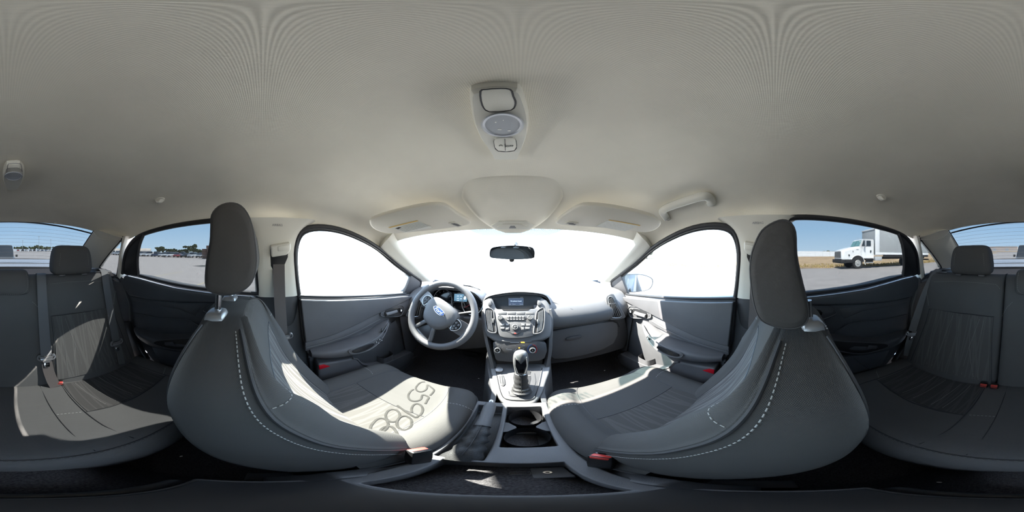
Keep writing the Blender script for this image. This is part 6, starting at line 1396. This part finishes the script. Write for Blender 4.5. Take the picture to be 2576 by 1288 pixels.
# wheel arch, wheel, fender
def wheel(par, x, y, r, w, s, mt='wheel_steel'):
    t_ = loft('tyre', [ringpts((x+s*d, y, r), (0, 1, 0), (0, 0, 1), rr, rr, 28) for d, rr in ((0, r*.62), (0, r*.94), (w*.12, r), (w*.88, r), (w, r*.94), (w, r*.62))], 'tyre', par, nu=1, nv=1, ang=30)
    loft('rim', [ringpts((x+s*d, y, r), (0, 1, 0), (0, 0, 1), rr, rr, 24) for d, rr in ((-.004, r*.63), (-.014, r*.60), (-.006, r*.52), (-.004, r*.30), (-.05, r*.24), (-.055, .02))], mt, t_, nu=1, nv=1)
    return t_
wheel(tk, XL-.05, -7.30, .50, .28, 1); wheel(tk, XR+.02, -7.30, .50, .28, -1)
slab('wheel_arch', [(XL-.012, -7.30+.68*math.cos(t), .62+.62*math.sin(t)) for t in [math.pi*k/12 for k in range(13)]], (-1, 0, 0), .03, 'chassis', tk, bevel=0)
tube('arch_edge', [(XL-.02, -7.30+.70*math.cos(t), .60+.64*math.sin(t)) for t in [math.pi*k/12 for k in range(13)]], .035, 'truck_white', tk, seg=6)
tube('mud_guard', [(XL-.02, -8.0, .60), (XL-.02, -8.12, .34)], .04, 'truck_white', tk, seg=6, flat=.5)
# steps, tank, frame
tb('step', (XL-.02, -9.05, .50), (XL+.3, -8.20, .56), 'rail_grey', bevel=.01); tb('step', (XL+.0, -9.05, .80), (XL+.3, -8.20, .90), 'chassis', bevel=.01)
tb('step_back', (XL+.08, -9.05, .5), (XL+.12, -8.2, .95), 'chassis', bevel=0)
tb('battery_box', (XL, -10.1, .72), (XL+.5, -9.25, 1.12), 'rail_grey')
tb('frame', (c-.45, -17.8, .85), (c+.45, -7.5, 1.12), 'chassis')
# cargo body
bx_ = tb('cargo_body', (XL-.02, -17.9, 1.30), (XR+.45, -9.25, 3.90), 'box_grey')
tb('corner_post', (XL-.05, -9.75, 1.30), (XL+.02, -9.23, 3.92), 'fence_white', bx_, .01)
tb('front_roof_cap', (XL-.06, -9.5, 3.82), (XR+.47, -9.20, 3.95), 'fence_white', bx_, .02)
tb('bottom_rail', (XL-.06, -17.9, 1.30), (XL, -9.25, 1.52), 'fence_white', bx_, .01)
tb('front_roof_rail', (XL-.06, -17.9, 3.80), (XL, -9.25, 3.92), 'fence_white', bx_, .01)
tb('under_rail', (XL-.0, -17.9, 1.05), (XL+.1, -10.3, 1.30), 'chassis', bx_, .01)
for k in range(3): tb('rivet_band', (XL-.024, -11.6-2.0*k-.02, 1.5), (XL-.02, -11.6-2.0*k+.02, 3.8), 'rail_grey', bx_, 0)
wheel(tk, XL-.02, -15.2, .50, .5, 1); wheel(tk, XR+.3, -15.2, .50, .5, -1)
tb('rear_bumper', (XL-.0, -18.1, .62), (XR+.4, -17.95, .80), 'chassis')
# mirrors
mi = tb('mirror_head', (XL-.42, -7.98, 2.10), (XL-.22, -7.90, 2.58), 'rail_grey', None, .02)
tube('mirror_arm', [(XS+.02, -7.72, 2.05), (XL-.32, -7.92, 2.02), (XL-.32, -7.94, 2.66), (XS+.02, -7.95, 2.72)], .018, 'rail_grey', tk, seg=6)
tube('roof_antenna', [(c-.3, -7.9, 2.79), (c-.3, -7.9, 2.92), (c+.25, -7.9, 2.92), (c+.25, -7.9, 2.79)], .012, 'rail_grey', tk, seg=5)
slab('screen_sticker', [(c-.80, -7.70, 2.50), (c-.62, -7.70, 2.50), (c-.62, -7.74, 2.58), (c-.80, -7.74, 2.58)], (0, .9, .45), .02, 'paper', tk, bevel=0)

# ---- white fence and pale wall beyond the grass
wl = box('long_white_wall', (66, -95, .6), (66.6, 40, 3.15), 'fence_white', None, bevel=0); tag(wl, 'long low white wall beyond the dry grass', 'wall'); 
fc = thing('rail_fence', 'grey pipe rail fence along the far edge of the grass', 'fence', (62, -20, .9))
for k in range(24):
    y = 20-3.0*k; box('post', (61.96, y-.04, groundz(62, y)-.2), (62.04, y+.04, groundz(62, y)+1.95), 'rail_grey', fc, bevel=0)
for h_ in (.55, 1.20, 1.85): tube('rail', [gpt(62, 22-6*k, h_) for k in range(13)], .035, 'rail_grey', fc, seg=5)

# ---- cars
def car_proto(kind):
    r = bpy.data.objects.new('parked_car', None); COL.objects.link(r)
    H = {'sedan': 1.45, 'suv': 1.72, 'pickup': 1.80}[kind]; L = {'sedan': 4.6, 'suv': 4.7, 'pickup': 5.4}[kind]; bz = .98 if kind != 'sedan' else .90
    rows = []
    for f, w, z0, z1 in ((-.5, .72, .45, bz*.86), (-.47, .84, .32, bz*.97), (-.36, .90, .26, bz*1.0), (-.1, .92, .24, bz), (.15, .92, .24, bz), (.30, .90, .26, bz*.94), (.44, .85, .30, bz*.84), (.5, .70, .42, bz*.70)):
        y = f*L; rows.append([(-w*.9, y, z0), (-w, y, z0+.18), (-w, y, z1-.16), (-w*.88, y, z1), (w*.88, y, z1), (w, y, z1-.16), (w, y, z0+.18), (w*.9, y, z0)])
    body = loft('body', rows, 'truck_white', r, nu=1, nv=2, ang=35)
    st_ = {'sedan': ((-.40, .62, .0), (-.26, .60, .92), (-.05, .62, 1.), (.08, .60, .95), (.24, .64, 0)), 'suv': ((-.47, .70, 0), (-.43, .66, .95), (-.1, .66, 1.), (.08, .64, .96), (.22, .68, 0)), 'pickup': ((-.12, .72, 0), (-.11, .66, .96), (.0, .68, 1), (.12, .64, .95), (.22, .70, 0))}[kind]
    rows = []
    for f, w, k in st_:
        y = f*L; zz = bz*.97+(H-bz*.97)*k-.01; rows.append([(-.82, y, bz*.95), (-w-.05, y, max(bz*.96, zz-.06)), (-w+.05, y, max(bz*.965, zz)), (w-.05, y, max(bz*.965, zz)), (w+.05, y, max(bz*.96, zz-.06)), (.82, y, bz*.95)])
    cabin = loft('cabin_glass', rows, 'window_dark', r, nu=1, nv=1, ang=30)
    rr = [p for p in st_ if p[2] > .5]
    rows = [[(-w, f*L, H-(1-k)*.5-.012), (-w*.6, f*L, H-(1-k)*.5+.006), (w*.6, f*L, H-(1-k)*.5+.006), (w, f*L, H-(1-k)*.5-.012)] for f, w, k in rr]
    sheet('roof', rows, 'truck_white', r, off=(0, 0, -.05), nv=2)
    for sx in (-1, 1):
        for f in (-.30, .31): loft('wheel', [ringpts((sx*(.93-d), f*L, .33), (0, 1, 0), (0, 0, 1), q, q, 14) for d, q in ((.0, .20), (0, .31), (.03, .33), (.2, .33))], 'tyre', r, nu=1, nv=1)
        slab('headlamp', [(sx*.58, L*.485, bz*.62), (sx*.80, L*.46, bz*.64), (sx*.80, L*.46, bz*.76), (sx*.58, L*.48, bz*.74)], (0, 1, 0), .06, 'paper', r, bevel=0)
        box('mirror', (min(sx*.90, sx*1.06), L*.14, bz*.98), (max(sx*.90, sx*1.06), L*.165, bz*.98+.14), 'chassis', r, bevel=.02)
    box('grille', (-.50, L*.485, bz*.45), (.50, L*.507, bz*.66), 'chassis', r, bevel=.02)
    return r
protos = {k: car_proto(k) for k in ('sedan', 'suv', 'pickup')}
PAINT = {'white': (.80, .81, .82), 'silver': (.48, .50, .52), 'black': (.02, .02, .022), 'red': (.42, .04, .04), 'blue': (.06, .09, .16), 'grey': (.16, .165, .17)}
for k, v in PAINT.items(): pm('paint_'+k, v, .3, coat=.4)
def put_car(kind, paint, x, y, ang, label, group, first={}):
    src = protos[kind]; root = src if kind not in first else None
    if root is None:
        root = src.copy(); COL.objects.link(root)
        for ch in src.children:
            c_ = ch.copy(); COL.objects.link(c_); c_.parent = root; c_.matrix_parent_inverse = Matrix()
    first[kind] = 1
    for ch in root.children:
        ch.matrix_parent_inverse = Matrix()
        if ch.name.startswith(('body', 'roof')): ch.material_slots[0].link = 'OBJECT'; ch.material_slots[0].material = MATS['paint_'+paint]
    root.location = gpt(x, y); root.rotation_euler = (0, 0, R(ang)); tag(root, label, 'car', group)
    return root
ORD = ['first', 'second', 'third', 'fourth', 'fifth', 'sixth', 'seventh', 'eighth', 'ninth', 'tenth', 'eleventh', 'twelfth', 'thirteenth', 'fourteenth', 'fifteenth', 'sixteenth', 'seventeenth', 'eighteenth', 'nineteenth', 'twentieth', 'twenty-first', 'twenty-second', 'twenty-third', 'twenty-fourth', 'twenty-fifth', 'twenty-sixth']
seq = ['white', 'silver', 'white', 'red', 'white', 'white', 'silver', 'white', 'red', 'black', 'white', 'white', 'blue', 'white', 'white', 'red', 'black', 'white', 'silver', 'black', 'white', 'grey', 'white', 'white', 'silver', 'white']
for i in range(26):
    f = i/25; x = -41-8*f; y = -66+66*f; kd = ('sedan', 'suv', 'sedan', 'pickup', 'sedan', 'suv')[(i*5+i//4) % 6]
    ang = -90+random.uniform(-8, 8) if i not in (4, 12) else random.uniform(-15, 15)
    put_car(kd, seq[i], x+random.uniform(-.8, .8), y, ang, '%s %s, %s from the hangar end of the long row of parked cars' % (seq[i], kd.replace('suv', 'SUV').replace('pickup', 'pickup truck'), ORD[i]), 'long row of parked cars')
for i in range(18):
    f = i/17; x = -49-8*f; y = -64+60*f; kd = ('suv', 'sedan', 'pickup', 'suv')[(i*3) % 4]; pc = ('white', 'silver', 'white', 'black', 'white', 'grey', 'white')[(i*2) % 7]
    put_car(kd, pc, x+random.uniform(-.8, .8), y, -90+random.uniform(-8, 8), '%s %s half hidden in the second parked row, %s from the hangar' % (pc, kd.replace('suv', 'SUV').replace('pickup', 'pickup truck'), ORD[i]), 'second row of parked cars')
for i in range(11):
    x = -9-3.1*i; kd = ('sedan', 'suv', 'sedan')[i % 3]; pc = ('red', 'black', 'white', 'grey', 'black', 'white', 'blue', 'white', 'white', 'silver', 'white')[i]
    put_car(kd, pc, x, -122+random.uniform(-2, 2), random.choice((0, 180))+random.uniform(-10, 10), 'tiny distant %s car, %s from the dark vehicle in the row behind the rear window' % (pc, ORD[i]), 'distant cars behind the rear window')
su = car_proto('suv'); su.name = 'dark_van'
for ch in su.children:
    ch.matrix_parent_inverse = Matrix()
    if ch.name.startswith(('body', 'roof')): ch.material_slots[0].link = 'OBJECT'; ch.material_slots[0].material = MATS['paint_grey']
su.location = gpt(.22, -12.4); su.scale = (.96, 1., 1.16); tag(su, 'dark tall vehicle facing the boot lid close behind the car', 'car')

# ---- crates, hangar, buildings, poles
ct = thing('crate_stack', 'tall stack of brown wooden crates at the end of the parked cars', 'crates', tuple(az_pt(540, 43)))
cb = az_pt(535, 43); z0 = groundz(cb.x, cb.y)
dirn = Vector((math.cos(R(-20)), math.sin(R(-20)), 0))
for i in range(4):
    for j in range(4 if i > 0 else 3):
        p = cb+Vector((.15*math.sin(i*3+j), -2.2+1.15*i, 0)); box('crate', (p.x-.6, p.y-.55, z0+.02+.87*j), (p.x+.6, p.y+.55, z0+.85+.87*j), 'crate_wood', ct, bevel=.03)
hg = thing('hangar', 'long beige arched-roof hangar beyond the parked cars', 'building', (-78, -78, 1.5))
a, b = Vector((-58, -104, 0)), Vector((-86, -70, 0)); dd = (b-a).normalized(); nn = Vector((-dd.y, dd.x, 0)); 
if nn.dot(a) < 0: nn = -nn
zb_ = 1.6; rows = []
for k in range(2):
    p = (a, b)[k]; rows.append([tuple(p+nn*(9-9*math.cos(t))+Vector((0, 0, zb_+(5.2 if True else 0)*math.sin(t)**.7))) for t in [math.pi*q/14 for q in range(15)]])
sheet('shell', rows, 'hangar', hg, off=(0, 0, -.2))
for k in range(13):
    p = a.lerp(b, k/12); tube('rib', [tuple(p+nn*(9-9*math.cos(t))-nn*.05+Vector((0, 0, zb_+5.22*math.sin(t)**.7))) for t in [math.pi*q/14 for q in range(9)]], .12, 'wall_beige', hg, seg=5)
mesh('end_wall', [tuple(b+nn*(9-9*math.cos(t))+Vector((0, 0, zb_+5.1*max(0, math.sin(t))**.7))) for t in [math.pi*q/14 for q in range(15)]], [tuple(range(15))], 'fence_white', hg)
gz = groundz(40, -150)
def bld(name, lo, hi, mat, lab): o = box(name, lo, hi, mat, None, bevel=0); tag(o, lab, 'building' if name != 'boundary_wall' else 'wall'); return o
rz = groundz(30, -150)
bw = thing('long_building', 'long pinkish-beige flat-roofed building far behind the rear window', 'building', (55, -152, rz))
box('wall', (12, -158, rz-1), (120, -150, rz+3.9), 'wall_beige', bw, bevel=0); box('roof_edge', (11.8, -158.2, rz+3.9), (120.2, -149.8, rz+4.15), 'hangar', bw, bevel=0)
for k in range(8): box('door', (20+12*k, -149.98, rz), (23+12*k, -149.9, rz+2.4), 'rail_grey', bw, bevel=0)
wf_ = thing('wire_fence', 'grey wire fence in front of the long beige building', 'fence', (40, -128, 3))
for k in range(24): box('post', (2+4*k-.05, -128.05, groundz(2+4*k, -128)-.3), (2+4*k+.05, -127.95, groundz(2+4*k, -128)+1.8), 'rail_grey', wf_, bevel=0)
for h_ in (.3, .8, 1.3, 1.8): tube('wire', [gpt(2+8*k, -128, h_) for k in range(13)], .05, 'rail_grey', wf_, seg=4)
bwz = groundz(-30, -130)
bo = box('boundary_wall', (-75, -132, bwz-1), (-4, -131.6, bwz+1.7), 'fence_white', None, bevel=0); tag(bo, 'low white boundary wall far behind the car', 'wall')
rows = [[gpt(x, y, .05) for x in (3, 10, 20, 35, 50, 70, 90)] for y in (-127, -120, -110, -100)]
for i in range(len(rows)): rows[i] = [(x+(0 if i < 3 else 6), y+(x-3)*.18*(1 if i == 3 else 0), groundz(x, y)+.05) for x, y, z in rows[i]]
gs_ = mesh('dry_verge', *skin(rows), 'dry_grass'); tag(gs_, 'dry brown verge in front of the wire fence', 'grass', kind='stuff')
for i, (u, d_, h_) in enumerate(((57, 140, 9), (98, 140, 12.5), (128, 140, 10), (271, 120, 10), (268, 150, 12))):
    p = az_pt(u, d_); z = groundz(p.x, p.y)
    po = thing('light_pole', 'thin distant light pole, %s counted from the dark vehicle outward' % ORD[i], 'pole', (p.x, p.y, z), 'distant light poles')
    tube('mast', [(p.x, p.y, z-.5), (p.x, p.y, z+h_)], .14, 'rail_grey', po, seg=6)
    box('lamp_head', (p.x-.7, p.y-.2, z+h_-.1), (p.x+.7, p.y+.2, z+h_+.15), 'rail_grey', po, bevel=0)
# ---- trees
def blob(c, r, sub=1):
    bm = bmesh.new(); bmesh.ops.create_icosphere(bm, subdivisions=sub, radius=r); vs = []
    for v in bm.verts:
        q = v.co*(1+random.uniform(-.28, .30)); vs.append((c[0]+q.x, c[1]+q.y, c[2]+q.z*.8))
    fs = [tuple(v.index for v in f.verts) for f in bm.faces]; bm.free(); return vs, fs
def tree(x, y, h, w, label, group, n=16):
    z = groundz(x, y); t = thing('tree', label, 'tree', (x, y, z), group)
    multi('crown', [blob((x+random.gauss(0, w*.30), y+random.gauss(0, w*.30), z+h*random.uniform(.40, .90)), w*random.uniform(.09, .20), 2) for k in range(n*2)], 'crown_green', t, smooth=False)
    tube('trunk', [(x, y, z-.3), (x+.1, y, z+h*.35), (x-.1, y, z+h*.62)], [w*.05, w*.035, w*.02], 'bark', t, seg=7)
    for a in (0, 2.1, 4.2): tube('branch', [(x, y, z+h*.33), (x+w*.18*math.cos(a), y+w*.18*math.sin(a), z+h*.55)], [w*.025, w*.012], 'bark', t, seg=5)
TL = [(403, 105, 5.2, 5), (421, 110, 3.8, 5), (437, 110, 4.2, 5), (455, 112, 3.2, 5), (463, 105, 3.8, 4), (471, 105, 4.0, 4), (486, 100, 6.4, 7), (498, 110, 3.6, 5), (507, 112, 3.2, 5), (516, 112, 3.0, 5)]
for i, (u, d_, h_, w_) in enumerate(TL):
    p = az_pt(u, d_); tree(p.x, p.y, h_, w_, 'dark green tree on the skyline, %s from the hangar' % ORD[i], 'trees on the skyline beyond the parked cars', 12)
for i, (u, d_, h_, w_) in enumerate(((50, 150, 3.6, 6), (62, 150, 4.2, 6), (82, 150, 3.8, 6), (95, 150, 5.6, 7), (101, 152, 5.2, 5), (112, 150, 3.8, 7), (122, 150, 3.6, 6))):
    p = az_pt(u, d_); tree(p.x, p.y, h_, w_, 'low bushy tree above the white boundary wall, %s from the dark vehicle' % ORD[i], 'trees above the boundary wall', 8)
p = az_pt(1626, 42); tree(p.x, p.y, 5.6, 6, 'spreading tree seen through the passenger window, the larger of two', 'trees ahead on the passenger side', 22)
p = az_pt(1600, 46); tree(p.x, p.y, 3.6, 6, 'low bushy tree seen through the passenger window beside the larger one', 'trees ahead on the passenger side', 14)
for i, u in enumerate((2022, 2035, 2052, 2064, 2080, 2094)):
    p = az_pt(u, 110); tree(p.x, p.y, 1.6+1.2*random.random(), 5, 'tiny tree on the horizon above the white wall, %s towards the truck' % ORD[i], 'tiny trees above the white wall', 6)
